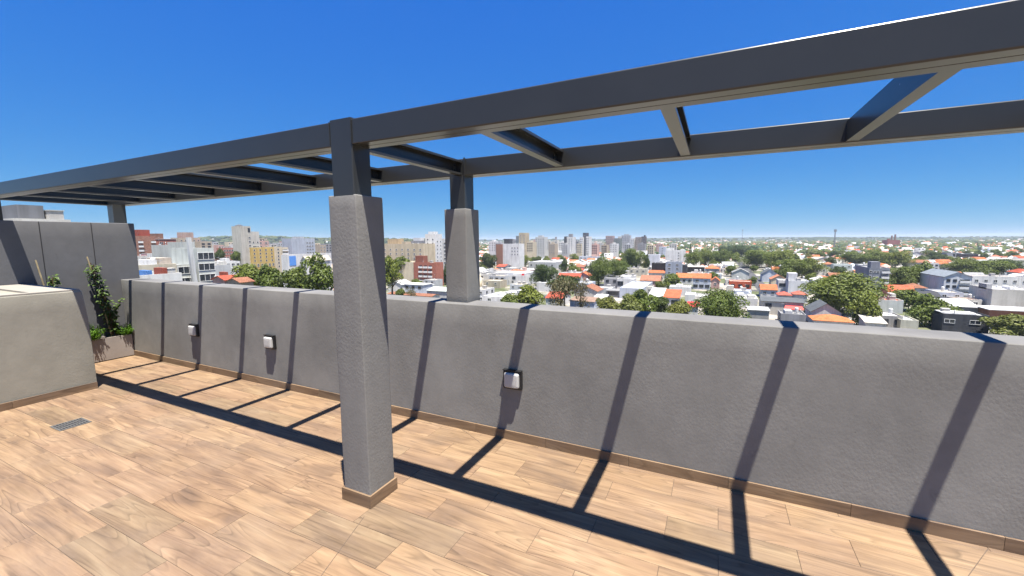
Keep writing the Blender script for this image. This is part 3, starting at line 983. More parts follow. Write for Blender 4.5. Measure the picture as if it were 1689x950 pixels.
TANK = None
def tank_mesh():
    global TANK
    if TANK is None:
        m_ = MB(); m_.tube([(0, 0, 0), (0, 0, 1.3), (0, 0, 1.5), (0, 0, 1.6)], [0.6, 0.6, 0.35, 0.12], 12)
        for a in range(4):
            m_.box(math.cos(a * 1.57) * 0.45 - .06, math.cos(a * 1.57) * 0.45 + .06, math.sin(a * 1.57) * 0.45 - .06, math.sin(a * 1.57) * 0.45 + .06, -0.6, 0.0)
        TANK = m_.mesh('water_tank', plain('tank_plastic', (0.5, 0.5, 0.49), 0.6))
    return TANK

def B(short, label, x0, x1, y, h=None, d=None, face='S', depth=10.0, xs=None, kind='flat', wall=WHITE, roof=R_WH, rh=1.8, ridge='x',
      win=None, swin=None, name='house', cat='house', hut=None, tank=False, plane=None, brick=False, lip=0.45, tiled=True, over=0.35, group=None, chim=False):
    """a building surveyed from the terrace: x0..x1 and y are where its main face's roof line is seen"""
    xm = (x0 + x1) / 2
    if plane is not None:
        P = on_plane(xm, y, 1 if face == 'S' else 0, plane); h = P.z - ZG
        d = (P - CAM).dot(FWD)
    elif d is not None:
        P = at_depth(xm, y, d); h = P.z - ZG
    else:
        P = on_plane(xm, y, 2, ZG + h)
        d = (P - CAM).dot(FWD)
    if face == 'S':
        Y = P.y
        a, b = on_plane(x0, y, 1, Y).x, on_plane(x1, y, 1, Y).x
        if xs is not None:
            e = b if xs > x1 else a
            depth = max(3.0, min(60, abs(on_plane(xs, y, 0, e).y - Y)))
        w = b - a; ox = (a + b) / 2; oy = Y; dp = depth
    else:
        X = P.x
        a, b = on_plane(x0, y, 0, X).y, on_plane(x1, y, 0, X).y
        a, b = min(a, b), max(a, b)
        if xs is not None:
            depth = max(3.0, min(60, abs(on_plane(xs, y, 1, a).x - X)))
        w = depth; ox = X - depth / 2; oy = a; dp = b - a
    root = tag(empty(name, (ox, oy, ZG)), label, cat, group)
    house_parts(root, w, dp, h, kind, wall, roof, rh, ridge, brick, lip, tiled, over)
    if face == 'S':
        if win:
            for s_ in (win if isinstance(win[0], tuple) else (win,)):
                place_windows(root, 'S', -w / 2, w / 2, -0.02, h, s_)
        if swin:
            sf = 'E' if xm < 1180 else 'W'
            for s_ in (swin if isinstance(swin[0], tuple) else (swin,)):
                place_windows(root, sf, 0, dp, (w / 2 + 0.02) if sf == 'E' else (-w / 2 - 0.02), h, s_)
    else:
        if win:
            for s_ in (win if isinstance(win[0], tuple) else (win,)):
                place_windows(root, 'E', 0, dp, w / 2 + 0.02, h, s_)
        if swin:
            for s_ in (swin if isinstance(swin[0], tuple) else (swin,)):
                place_windows(root, 'S', -w / 2, w / 2, -0.02, h, s_)
    if hut:      # (fraction along face a, b, height, wall colour)
        for ha, hb, hh, hc in (hut if isinstance(hut[0], tuple) else (hut,)):
            m_ = MB()
            if face == 'S':
                u0, u1 = -w / 2 + w * ha, -w / 2 + w * hb
                m_.box(u0, u1, dp * 0.25, dp * 0.25 + min(dp * 0.6, 6), h - lip - 0.1, h + hh)
            else:
                m_.box(-w / 2 + w * 0.3, w / 2 - w * 0.15, dp * ha, dp * hb, h - lip - 0.1, h + hh)
            m_.build('roof_hut', wall_mat(hc), root)
    if kind == 'flat' and w > 6 and dp > 5 and d < 420:
        clutter(root, w, dp, h - lip, int(x0 * 7 + y))
    if tank:
        link('water_tank', tank_mesh(), root, (w * 0.2, dp * 0.55, h + 0.25))
    if chim:
        m_ = MB(); m_.box(-0.3, 0.3, -0.3, 0.3, 0, 1.9); m_.box(-0.4, 0.4, -0.4, 0.4, 1.9, 2.05); m_.build('chimney', wall_mat(OFFW), root, (w * 0.28, dp * 0.62, h + 0.1))
    reg(root, w, dp, h + (rh if kind in ('gable', 'hip', 'shed') else 0), short)
    return root
def reg(root, w, dp, h, short):
    l = root.location
    pts = [project((l.x + sx * w / 2, l.y + sy, l.z + sz)) for sx in (-1, 1) for sy in (0, dp) for sz in (0, h)]
    KEYS.append((min(p[0] for p in pts), max(p[0] for p in pts), min(p[1] for p in pts), max(p[1] for p in pts), pts[0][2], short,
                 (l.x - w / 2, l.x + w / 2, l.y, l.y + dp)))

# ---- left of the free pillar ----
ROOFPLANT = at_depth(60, 345, 60)
B('the grey rooftop plant room', 'grey rooftop plant room of a neighbouring building seen over the end wall', 22, 116, 361, d=62, face='E', depth=12, wall=OFFW, roof=R_WH, name='building', cat='building', hut=(0.16, 0.62, 2.05, (0.22, 0.225, 0.24)), lip=0.2)
B('the red-brown brick tower', 'red-brown brick tower block with white corner balconies right of the end wall', 227, 256, 389, d=285, face='E', depth=14, wall=BROWN, brick=True, roof=R_RED, name='apartment_tower', cat='tower', hut=(0.15, 0.8, 4.2, REDW),
  win=((7, 1, 2.6, 1.3, 4.0, 2.85, 'balcony', (0.0, 0.22)), (7, 1, 2.6, 1.3, 4.0, 2.85, 'balcony', (0.72, 0.95))))
B('the dark brick block with white cornice', 'dark brick block with a white cornice behind the red-brown tower', 257, 290, 394, d=330, face='E', depth=14, wall=BRICK, brick=True, roof=R_WH, kind='slab', name='apartment_block', cat='building', hut=(0.05, 0.45, 4.2, BROWN),
  win=(6, 2, 2.2, 1.3, 3.2, 2.9))
B('the beige tower with a stepped top', 'beige apartment tower with a stepped top rising behind the streaked concrete block', 295, 330, 392, d=410, face='E', depth=15, wall=BEIGE, roof=R_BR, name='apartment_tower', cat='tower', hut=(0.2, 0.75, 5.2, (0.5, 0.38, 0.32)), win=(8, 5, 1.4, 1.3, 2.8, 2.9))
B('the beige lower wing', 'lower beige wing with open loggias beside the stepped beige tower', 330, 349, 398, d=415, face='E', depth=12, wall=BEIGE, roof=R_BR, name='apartment_block', cat='building', win=(5, 2, 2.6, 1.5, 2.6, 2.9, 'dark'))
B('the streaked concrete block', 'pale concrete block with rain-streaked blank party wall, left of the office pylon', 277, 303, 404, d=158, face='E', depth=12, wall=(0.56, 0.57, 0.54), roof=R_GR, name='apartment_block', cat='building', win=(4, 1, 0.9, 1.6, 2.6, 3.0, 'plain', (0.7, 0.9)))
B('the taller streaked block', 'taller pale concrete block with streaked wall directly behind the office pylon', 301, 321, 399, d=150, face='E', depth=10, wall=(0.60, 0.62, 0.58), roof=R_GR, name='apartment_block', cat='building', win=(1, 1, 1.2, 0.8, 5.0, 3.0))
o_ = B('the glazed office block', 'pale green office block with dark horizontal window bands and a white pylon', 324, 352, 409, d=126, face='E', depth=14, wall=(0.62, 0.65, 0.60), roof=R_WH, name='office_building', cat='office',
  win=((3, 1, -0.95, 1.9, 2.4, 3.25, 'band'), (1, 1, -0.95, 2.6, 12.6, 3.25, 'band')))
m_ = MB(); m_.add([(-0.45, -1.2, 0), (0.5, -1.2, 0), (0.5, 0.3, 0), (-0.45, 0.3, 0), (-0.45, -2.2, 31.3), (0.5, -2.2, 31.3), (0.5, -1.3, 31.3), (-0.45, -1.3, 31.3)],
                  [(0, 3, 2, 1), (4, 5, 6, 7), (0, 1, 5, 4), (1, 2, 6, 5), (2, 3, 7, 6), (3, 0, 4, 7)])
m_.build('pylon', wall_mat((0.72, 0.74, 0.72)), o_, (7.2, -0.2, 0))
B('the low glazed office wing', 'lower office wing with one dark window band left of the white pylon', 292, 321, 436, d=124, face='E', depth=14, wall=(0.66, 0.68, 0.63), roof=R_WH, name='office_building', cat='office', win=(3, 1, -0.95, 1.9, 1.7, 3.3, 'band'), lip=0.3)
B('the cream rooftop block', 'cream walled building with cluttered roof below the brick tower', 231, 291, 436, d=112, face='E', depth=12, wall=(0.66, 0.60, 0.46), roof=R_WH, name='building', cat='building', hut=((0.35, 0.55, 1.2, WHITE), (0.62, 0.97, 1.6, (0.64, 0.55, 0.45))), tank=True)
B('the white walled rooftop', 'low white rooftop with small plant boxes just above the far parapet end', 228, 300, 452, d=96, face='E', depth=7, wall=WHITE, roof=R_WH, name='building', cat='building', hut=((0.25, 0.36, 0.9, BLUE), (0.6, 0.72, 1.3, REDW), (0.8, 0.9, 0.8, GREY)))
B('the white block with red roof corner', 'small white block with plain wall between brick tower and streaked concrete', 258, 277, 418, d=205, face='E', depth=9, wall=WHITE, roof=R_WH, win=(2, 2, 1.2, 1.1, 1.8, 2.9), tank=True)
B('the white balconied block', 'white balconied block below the red-brown brick tower', 231, 252, 422, d=225, face='E', depth=9, wall=OFFW, roof=R_RED, win=(3, 2, 2.2, 1.2, 1.8, 2.9, 'balcony'))
B('the pink-red terrace block', 'small pink-red apartment block with square windows between two tree clumps', 368, 385, 409, d=335, face='E', depth=9, wall=(0.50, 0.20, 0.15), roof=R_BR, name='apartment_block', cat='building', win=(4, 4, 1.2, 1.3, 2.0, 2.7))
B('the tall grey slab tower', 'tall narrow grey concrete tower with a single column of small windows', 396, 413, 373, d=290, face='E', depth=10, wall=(0.60, 0.575, 0.50), roof=R_GR, name='apartment_tower', cat='tower', hut=(0.1, 0.4, 0.6, GREY), win=((9, 1, 1.3, 1.2, 8.0, 2.75, 'plain', (0.68, 0.95)), (1, 1, 1.4, 2.6, 2.6, 3, 'dark', (0.68, 0.95))))
B('the grey tower annex', 'lower grey concrete annex attached to the tall slab tower', 413.3, 427, 382, plane=-294.6, face='E', depth=10, wall=(0.60, 0.58, 0.52), roof=R_GR, name='apartment_tower', cat='tower', win=(2, 2, 1.0, 1.0, 7.5, 3.0))
B('the pink rooftop storey', 'pink walled block seen above the yellow apartments', 416, 443, 397, d=330, face='E', depth=10, wall=PINK, roof=R_BR, name='apartment_block', cat='building', win=(2, 3, 1.4, 1.2, 1.8, 2.8))
B('the yellow apartment block', 'yellow and cream apartment block with four columns of small windows', 414, 452, 408, plane=-292.5, face='E', depth=12, wall=YELLOW, roof=R_CR, name='apartment_block', cat='building', win=((4, 4, 1.0, 1.25, 1.9, 2.5), (1, 6, 1.3, 2.0, 12.6, 3.0)))
B('the cream panel on the yellow block', 'cream apartment wing with window column right of the yellow block', 452.3, 464, 407, plane=-291.8, face='E', depth=12, wall=CREAM, roof=R_CR, name='apartment_block', cat='building', win=(6, 1, 1.1, 1.2, 1.9, 2.5))
B('the balconied cream end', 'cream block end with stacked dark balconies beside the yellow apartments', 464.3, 475, 408, plane=-292.2, face='E', depth=10, wall=CREAM, roof=R_CR, name='apartment_block', cat='building', win=(8, 1, -0.8, 1.2, 2.0, 2.5, 'balcony'))
B('the blue-grey box block', 'blank blue-grey box-shaped block with windows at its right end', 480, 519, 393, d=360, face='E', depth=12, wall=(0.50, 0.55, 0.62), roof=R_GR, name='apartment_block', cat='building', hut=(0.3, 0.6, 1.4, LGREY), win=(4, 3, 1.6, 1.0, 4.0, 2.8, 'plain', (0.6, 0.95)))
B('the white hall with blue panels', 'long white hall with bright blue wall panels behind the street trees', 474, 546, 419, d=225, face='E', depth=5, wall=WHITE, roof=R_CR, name='hall', cat='building', lip=0.3)
for fa, fb in ((0.03, 0.17), (0.52, 0.74)):
    KB = [o for o in COL.objects if o.get('label', '').startswith('long white hall')][0]
    ww = [c for c in KB.children if c.name.startswith('wall')][0]
    bb = [Vector(v) for v in ww.bound_box]; xa = max(v.x for v in bb); ya, yb_ = min(v.y for v in bb), max(v.y for v in bb); zt_ = max(v.z for v in bb)
    m_ = MB(); m_.box(xa, xa + 0.12, ya + (yb_ - ya) * fa, ya + (yb_ - ya) * fb, zt_ - (5.6 if fa < .1 else 8.2), zt_ - (0.7 if fa < .1 else 4.2)); m_.build('wall_panel', plain('blue_panel', (0.10, 0.26, 0.62), 0.6), KB)
B('the low barrel-roofed hall', 'beige low-pitched hall roof beside the blue-panelled white hall', 506, 545, 429, d=212, face='E', depth=4, kind='gable', ridge='y', rh=2.2, wall=WHITE, roof=R_CR, tiled=False, name='hall', cat='building')
B('the white clustered house', 'white flat-roofed house left of the tall grey slab tower', 372, 396, 431, d=215, face='E', depth=9, wall=WHITE, roof=R_WH, win=(2, 3, 1.4, 1.1, 1.6, 2.9), hut=(0.1, 0.4, 1.6, WHITE))
B('the grey tin-roofed shed', 'pale grey building with blank wall right of the glazed office', 353, 380, 437, d=170, face='E', depth=10, wall=LGREY, roof=R_WH, hut=(0.5, 0.9, 1.4, OFFW), tank=True)
B('the red-tiled low house', 'low house with red tile roof and pink wall in front of street trees', 371, 400, 461, d=118, face='E', depth=6, kind='gable', ridge='y', rh=1.0, wall=PINK, roof=R_RED, win=(1, 2, 1.2, 0.9, 1.5, 3, 'dark'))
B('the orange-brown roof by the trees', 'orange-brown tile roof just left of the large street tree', 396, 418, 465, d=112, face='E', depth=6, kind='gable', ridge='y', rh=1.0, wall=BEIGE, roof=R_BR)
B('the red chimney block', 'small white block with a red corner beside the low red-tiled house', 369, 389, 455, d=128, face='E', depth=5, wall=WHITE, roof=R_WH, hut=(0.2, 0.5, 1.2, REDW))

# ---- between the pillars ----
B('the long beige block', 'long beige apartment block with stepped roofline behind trees', 630, 698, 402, d=300, face='S', depth=16, wall=(0.66, 0.56, 0.40), roof=R_CR, name='apartment_block', cat='building', win=(3, 7, 1.2, 1.1, 4.2, 3.0), hut=((0.05, 0.32, 3.6, (0.60, 0.45, 0.28)), (0.4, 0.5, 1.5, BEIGE)))
B('the dark grey rooftop block', 'grey rooftop block with a white tank above the long beige block', 678, 702, 397, d=345, face='S', depth=12, wall=GREY, roof=R_GR, name='apartment_block', cat='building', tank=True, win=(2, 3, 1.4, 1.1, 2.0, 3.0), hut=(0.0, 0.45, 2.4, WHITE))
B('the white residential tower', 'white residential tower with two window columns left of the short pillar', 701, 718, 386, d=305, face='S', xs=729, wall=WHITE, roof=R_WH, name='apartment_tower', cat='tower', hut=(0.15, 0.7, 1.8, WHITE), win=((7, 2, 1.1, 1.2, 4.0, 2.8),), swin=(7, 2, 1.0, 1.1, 5.5, 2.8))
B('the lower white tower wing', 'lower white tower wing with window rows hard against the short pillar', 722, 737, 396, d=318, face='S', depth=14, wall=WHITE, roof=R_WH, name='apartment_tower', cat='tower', win=(7, 2, 1.5, 1.0, 2.4, 2.9))
B('the brick apartment block', 'brown brick apartment block with recessed balcony bays and white floor slabs', 682, 719, 433, h=15.5, d=None, face='S', xs=731, wall=BRICK, brick=True, roof=R_CR, name='apartment_block', cat='building', hut=(0.0, 0.36, 4.2, BRICK),
  win=((4, 3, 2.3, 1.6, 2.7, 2.95, 'balcony', (0.22, 0.86)),))
B('the cream party wall of the brick block', 'blank cream party wall block adjoining the brown brick apartments', 659, 681.5, 432, h=15.6, face='S', depth=12, wall=(0.72, 0.63, 0.46), roof=R_CR, name='apartment_block', cat='building')
B('the white gabled house by the pillar', 'small white gabled house beside the rough front pillar', 640, 662, 469, h=5.0, face='S', depth=9, kind='gable', ridge='y', rh=2.0, wall=WHITE, roof=R_WH, tiled=False)
B('the white flat roof with awning', 'white flat-roofed house with dark openings below the brick apartments', 666, 697, 469, h=5.2, face='S', depth=9, kind='slab', wall=LBLUE, roof=R_WH, win=(1, 3, 1.8, 1.2, 1.7, 3, 'dark'), hut=None)
B('the pale green tin roof', 'pale green-white corrugated roof left of the short pillar base', 704, 740, 480, h=4.6, face='S', depth=13, kind='gable', ridge='x', rh=1.2, wall=OFFW, roof=(0.55, 0.60, 0.56), tiled=False)
B('the long reddish roof', 'long low reddish-brown roof just above the parapet between the pillars', 640, 712, 487, h=4.4, face='S', depth=6, kind='gable', ridge='x', rh=0.7, wall=OFFW, roof=R_BR)

# ---- right of the short pillar, middle distance ----
B('the white mid tower', 'white mid-rise block with dark rooftop box right of the short pillar', 829, 856, 402, d=395, face='S', depth=12, wall=WHITE, roof=R_WH, name='apartment_block', cat='building', hut=(0.0, 0.36, 4.6, DARK), win=(3, 3, 1.2, 1.1, 4.0, 3.0, 'plain', (0.5, 1.0)))
B('the brown mid block', 'brown brick block left of the white mid-rise block', 818, 829, 403, d=400, face='S', depth=10, wall=BROWN, brick=True, roof=R_BR, name='apartment_block', cat='building')
B('the tall beige far tower', 'slim tall beige tower on the skyline right of the short pillar', 856, 867, 384, d=560, face='S', depth=12, wall=(0.62, 0.52, 0.36), roof=R_CR, name='far_tower', cat='tower', win=(9, 2, 1.3, 1.3, 4.0, 3.0))
B('the slim grey far tower', 'slim dark grey slab touching the tall beige skyline tower', 851, 855.5, 389, d=580, face='S', depth=12, wall=(0.25, 0.28, 0.3), roof=R_GR, name='far_tower', cat='tower')
B('the pale far tower', 'pale grey-white tower on the skyline between beige tower and slim mast block', 883, 898, 391, d=560, face='S', depth=12, wall=(0.66, 0.66, 0.63), roof=R_WH, name='far_tower', cat='tower', hut=(0.2, 0.7, 2.2, LGREY), win=(7, 4, 1.2, 1.3, 3.0, 3.0))
B('the slim mast block', 'slim pale block with a dark aerial top on the skyline', 911, 919, 396, d=600, face='S', depth=9, wall=OFFW, roof=R_WH, name='far_tower', cat='tower', hut=(0.4, 0.6, 4.5, GREY), win=(6, 2, 1.2, 1.3, 3.0, 3.0))
B('the grey-and-white skyline tower', 'stepped tower with grey left half and white right half on the skyline', 933, 945, 391, d=620, face='S', depth=14, wall=WHITE, roof=R_GR, name='far_tower', cat='tower', hut=((0.3, 0.75, 4.6, GREY),), win=(8, 3, 1.1, 1.3, 3.0, 2.9))
B('the dark grey half of the stepped tower', 'dark grey slab forming the left half of the stepped skyline tower', 930.5, 933, 390, d=618, face='S', depth=12, wall=DARK, roof=R_GR, name='far_tower', cat='tower')
B('the striped skyline tower left half', 'white skyline tower left of its dark central strip', 956, 961.5, 391, d=560, face='S', depth=14, wall=WHITE, roof=R_WH, name='far_tower', cat='tower', win=(8, 2, 1.1, 1.2, 3, 2.9))
B('the dark central strip tower', 'tall narrow dark strip tower between two white slabs on the skyline', 961.5, 966.5, 384, d=562, face='S', depth=14, wall=(0.10, 0.11, 0.14), roof=R_GR, name='far_tower', cat='tower', win=(9, 1, 2.4, 1.2, 4, 2.9))
B('the striped skyline tower right half', 'white skyline tower right of the dark central strip', 966.5, 971.5, 390, d=560, face='S', depth=14, wall=WHITE, roof=R_WH, name='far_tower', cat='tower', win=(8, 2, 1.1, 1.2, 3, 2.9))
B('the low white skyline block', 'low white skyline block just right of the dark-striped tower', 972, 983, 399, d=600, face='S', depth=14, wall=OFFW, roof=R_WH, name='far_tower', cat='tower', win=(4, 3, 1.2, 1.2, 2.4, 3))
B('the pinkish skyline tower', 'pinkish-grey tower, leftmost of the skyline cluster right of centre', 999, 1011, 389, d=700, face='S', depth=14, wall=(0.48, 0.36, 0.34), roof=R_BR, name='far_tower', cat='tower', win=(6, 4, 1.4, 1.4, 3, 3))
B('the green-grey skyline tower', 'dark green-grey tower with a white edge in the skyline cluster', 1012, 1023, 393, d=680, face='S', depth=14, wall=(0.24, 0.27, 0.26), roof=R_GR, name='far_tower', cat='tower', hut=(0.6, 1.0, 3.0, OFFW), win=(5, 3, 1.6, 1.4, 3, 3))
B('the broad grey skyline tower', 'broad pale grey tower, tallest of the skyline cluster', 1025, 1039, 388, d=720, face='S', depth=14, wall=(0.55, 0.56, 0.58), roof=R_GR, name='far_tower', cat='tower', hut=(0.25, 0.8, 1.8, LGREY), win=(7, 5, 1.2, 1.3, 3, 3))
B('the white narrow skyline tower', 'narrow white tower right of the broad grey one', 1040, 1046, 393, d=690, face='S', depth=12, wall=WHITE, roof=R_WH, name='far_tower', cat='tower', win=(5, 2, 1.3, 1.3, 3, 3))
B('the brown-grey skyline tower', 'brown-grey tower near the right end of the skyline cluster', 1048, 1057, 391, d=690, face='S', depth=12, wall=(0.42, 0.36, 0.33), roof=R_GR, name='far_tower', cat='tower', win=(5, 3, 1.3, 1.3, 3, 3))
B('the dark slim skyline tower', 'dark slim tower at the right end of the skyline cluster', 1058, 1065, 390, d=680, face='S', depth=12, wall=(0.19, 0.17, 0.18), roof=R_GR, name='far_tower', cat='tower', hut=(0.5, 0.8, 2.2, DARK), win=(5, 2, 1.6, 1.3, 3, 3))

B('the white windowed hall', 'white two-level building with small windows behind the dark round tree', 876, 930, 416, h=11.5, d=None, face='S', xs=948, wall=(0.74, 0.75, 0.74), roof=R_WH, name='building', cat='building', win=(2, 7, 1.2, 1.2, 3.4, 3.2), hut=((0.1, 0.45, 1.4, OFFW), (0.6, 0.95, 1.0, WHITE)))
B('the grey lower hall', 'light grey hall with arched openings in front of the white windowed building', 872, 915, 432, h=8.5, face='S', xs=932, wall=LGREY, roof=R_WH, name='building', cat='building', win=(1, 5, 1.1, 1.4, 3.2, 3.2, 'dark'))
B('the beige twin blocks', 'beige twin blocks right of the white windowed hall', 932, 948, 419, h=10.5, face='S', depth=9, wall=(0.60, 0.55, 0.46), roof=R_CR, name='building', cat='building', win=(2, 3, 1.0, 1.2, 2.2, 3))
B('the light blue glazed building', 'light blue-white building with a continuous window strip left of the trees', 955, 991, 423, h=8.5, face='S', depth=12, wall=LBLUE, roof=R_WH, name='building', cat='building', win=(2, 5, 2.2, 1.2, 2.0, 3.2))
B('the white warehouse', 'long white-roofed warehouse with a red wall panel right of the short pillar', 811, 866, 450, h=8.0, face='S', xs=884, wall=(0.62, 0.63, 0.65), roof=R_WH, name='warehouse', cat='warehouse', lip=0.3)
wh = [o for o in COL.objects if o.get('label', '').startswith('long white-roofed warehouse')][0]
wd = [c for c in wh.children if c.name.startswith('wall')][0]
wx1 = max(v[0] for v in wd.bound_box); wz1 = max(v[2] for v in wd.bound_box); ww_ = wx1 * 2
m_ = MB(); m_.box(wx1 - ww_ * 0.19, wx1 - ww_ * 0.02, -0.16, -0.01, wz1 - 4.6, wz1 - 0.3); m_.build('red_sign_panel', plain('red_panel', (0.52, 0.03, 0.035), 0.5), wh)
m_ = MB()
for k in range(10):      # white ring mark on the red panel
    a0, a1 = 2 * math.pi * k / 12 + 0.9, 2 * math.pi * (k + 1) / 12 + 0.9
    cx_, cz_ = wx1 - ww_ * 0.095, wz1 - 2.9
    m_.add([(cx_ + r__ * math.cos(a), yy, cz_ + r__ * math.sin(a)) for yy in (-0.22, -0.165) for a in (a0, a1) for r__ in (0.75, 1.15)],
           [(0, 1, 3, 2), (4, 6, 7, 5), (0, 4, 5, 1), (2, 3, 7, 6), (0, 2, 6, 4), (1, 5, 7, 3)])
m_.build('ring_emblem', plain('white_mark', (0.8, 0.8, 0.8), 0.5), wh)
B('the white cubic house', 'white cubic two-storey house in front of the warehouse', 833, 866, 454, h=6.8, face='S', xs=874, wall=WHITE, roof=R_WH, win=((1, 2, 1.3, 1.8, 4.4, 3, 'plain', (0.05, 0.5)), (1, 1, 2.2, 1.6, 1.7, 3, 'dark', (0.3, 0.6))), hut=(0.35, 0.75, 1.2, WHITE))
B('the grey windowed house', 'grey house with three dark windows left of the white cubic house', 806, 833, 455, h=6.5, face='S', depth=9, wall=LGREY, roof=R_CR, win=(1, 3, 1.8, 1.2, 1.8, 3, 'dark'))
B('the beige low house', 'beige flat-roofed low house right of the short pillar', 797, 824, 463, h=4.6, face='S', depth=10, wall=(0.55, 0.49, 0.38), roof=R_CR, win=(1, 2, 1.3, 1.1, 1.6, 3))
B('the broad white flat roof', 'broad white flat roof next to the short pillar base', 797, 838, 489, h=4.2, face='S', depth=16, wall=WHITE, roof=(0.74, 0.74, 0.74), win=(1, 2, 1.6, 1.2, 1.6, 3), hut=((0.3, 0.5, 0.9, WHITE),))
B('the white stepped roof', 'white stepped flat roof left of the leafy tree by the parapet', 824, 862, 484, h=4.2, face='S', depth=14, wall=OFFW, roof=(0.7, 0.7, 0.7), hut=((0.6, 0.85, 1.1, WHITE),), tank=True)
B('the pale wall by the dark round tree', 'white walled house between the dark round tree and the thin brown tree', 885, 908, 466, h=5.2, face='S', depth=10, wall=WHITE, roof=R_WH)
B('the left orange gable', 'orange-tiled gabled house behind the thin brown tree', 920, 956, 458, h=3.6, face='S', depth=9, kind='gable', ridge='x', rh=2.6, wall=OFFW, roof=R_RED, chim=True)
B('the orange hip beside it', 'orange hip-roofed house left of the tall leafy group', 950, 972, 455, h=4.0, face='S', depth=9, kind='gable', ridge='y', rh=2.6, wall=PINK, roof=R_OR)
B('the big white gable', 'large weathered white gable wall right of the thin brown tree', 947, 985, 480, h=5.0, face='S', depth=12, kind='gable', ridge='y', rh=2.4, wall=(0.70, 0.66, 0.62), roof=R_BR)
B('the white lean-to', 'small white lean-to roof above the parapet left of the olive trees', 978, 996, 493, h=3.6, face='S', depth=8, kind='shed', rh=0.9, wall=WHITE, roof=R_WH, tiled=False)
B('the brown low roof by the parapet', 'low brown corrugated roof close above the parapet', 940, 980, 497, h=3.4, face='S', depth=8, kind='shed', rh=0.8, wall=LBLUE, roof=(0.30, 0.20, 0.15), tiled=False)
B('the grey cubic house', 'grey cubic house with dark garage opening right of the tall leafy group', 996, 1020, 459, h=6.4, face='S', depth=9, wall=GREY, roof=R_GR, win=(1, 2, 1.6, 1.4, 1.8, 3, 'dark'))
B('the white cubic carport house', 'white cubic house with dark carport right of the grey cubic house', 1018, 1045, 460, h=6.4, face='S', depth=9, wall=WHITE, roof=R_WH, win=(1, 1, 3.2, 2.6, 2.9, 3, 'dark', (0.0, 0.4)), hut=(0.3, 0.7, 1.2, WHITE))
B('the cream flat house', 'cream flat-roofed house behind the white cubic carport house', 1037, 1066, 443, h=6.0, face='S', depth=9, wall=(0.68, 0.64, 0.55), roof=R_CR, win=(1, 3, 1.5, 1.2, 2.0, 3))
B('the grey porch house', 'small grey house with dark porch left of the light blue wall', 1000, 1022, 479, h=3.6, face='S', depth=8, kind='slab', wall=GREY, roof=R_GR, win=(1, 1, 5.0, 1.5, 1.6, 3, 'dark'), over=0.6)
B('the long light blue wall', 'long blank light blue-grey wall in front of orange roofs', 1022, 1060, 475, h=5.4, face='S', xs=1076, wall=(0.56, 0.60, 0.68), roof=R_WH)
B('the small windowed annex', 'small cream annex with two windows at the end of the light blue wall', 1058, 1076, 473, h=5.0, face='S', depth=7, wall=OFFW, roof=R_CR, win=(1, 2, 1.2, 1.2, 1.8, 3))
B('the tall white block left wing', 'white blank-walled left wing of the tall white block', 1068, 1087, 420, h=14.0, face='S', depth=12, wall=(0.74, 0.75, 0.80), roof=R_WH, name='apartment_block', cat='building')
B('the tall white block core', 'blue-grey windowed core of the tall white block right of centre', 1087, 1098, 407, h=18.5, face='S', depth=12, wall=(0.58, 0.63, 0.72), roof=R_WH, name='apartment_block', cat='building', win=(5, 1, 1.6, 1.1, 2.6, 3.0))
B('the tall white block right wing', 'white right wing of the tall white block with scattered windows', 1098, 1130, 413, h=16.4, face='S', depth=14, wall=WHITE, roof=R_WH, name='apartment_block', cat='building', win=((4, 1, 1.3, 1.1, 3.0, 3.0, 'plain', (0.55, 0.8)),), hut=((0.0, 0.4, 2.4, WHITE), (0.75, 0.95, 1.0, WHITE)))
B('the grey-blue apartment cube', 'grey-blue apartment cube with small balconies in front of the tall white block', 1098, 1124, 432, h=12.5, face='S', depth=12, wall=(0.38, 0.42, 0.50), roof=R_GR, name='apartment_block', cat='building', win=((4, 2, 1.6, 1.2, 2.2, 2.9),))
B('the black-walled shed', 'black-walled flat building left of the grey-blue apartment cube', 1075, 1097, 434, h=11.0, face='S', depth=10, wall=(0.045, 0.045, 0.05), roof=R_GR, name='building', cat='building')
B('the dark low annex', 'dark low annex right of the grey-blue apartment cube', 1124, 1133, 437, h=9.0, face='S', depth=10, wall=(0.07, 0.07, 0.08), roof=R_GR, name='building', cat='building')
B('the brown-orange gable', 'brown-orange tiled gable roof left of the mid-sized leafy tree', 1056, 1088, 463, h=3.6, face='S', depth=14, kind='gable', ridge='x', rh=2.8, wall=PINK, roof=(0.42, 0.19, 0.12), chim=True)
B('the pair of orange dormers', 'two small orange roofs under the black-walled building', 1070, 1096, 450, h=4.2, face='S', depth=8, kind='gable', ridge='x', rh=1.6, wall=OFFW, roof=R_OR)
B('the bright orange roof', 'bright orange tiled roof right of the mid-sized leafy tree', 1115, 1142, 458, h=4.6, face='S', depth=12, kind='gable', ridge='x', rh=2.4, wall=WHITE, roof=(0.62, 0.20, 0.08), win=(1, 3, 1.3, 1.1, 1.8, 3, 'dark'))
B('the two-storey orange house', 'two-storey white-blue house with orange roof and ground-floor openings', 1143, 1172, 459, h=6.6, face='S', depth=12, kind='gable', ridge='x', rh=2.3, wall=LBLUE, roof=R_OR, win=((1, 2, 1.6, 1.0, 1.6, 3.0), (1, 3, 2.2, 1.6, 4.6, 3, 'dark')))
B('the small orange neighbour', 'small orange-roofed house right of the two-storey orange house', 1173, 1187, 463, h=5.0, face='S', depth=9, kind='gable', ridge='y', rh=1.8, wall=PINK, roof=R_OR, win=(1, 1, 1.3, 1.1, 1.8, 3))
B('the upper orange house', 'orange-roofed house in front of the far tree row', 1163, 1186, 443, h=5.0, face='S', depth=10, kind='hip', rh=2.4, wall=(0.66, 0.62, 0.56), roof=(0.60, 0.21, 0.09), win=(1, 2, 1.6, 1.2, 2.0, 3))
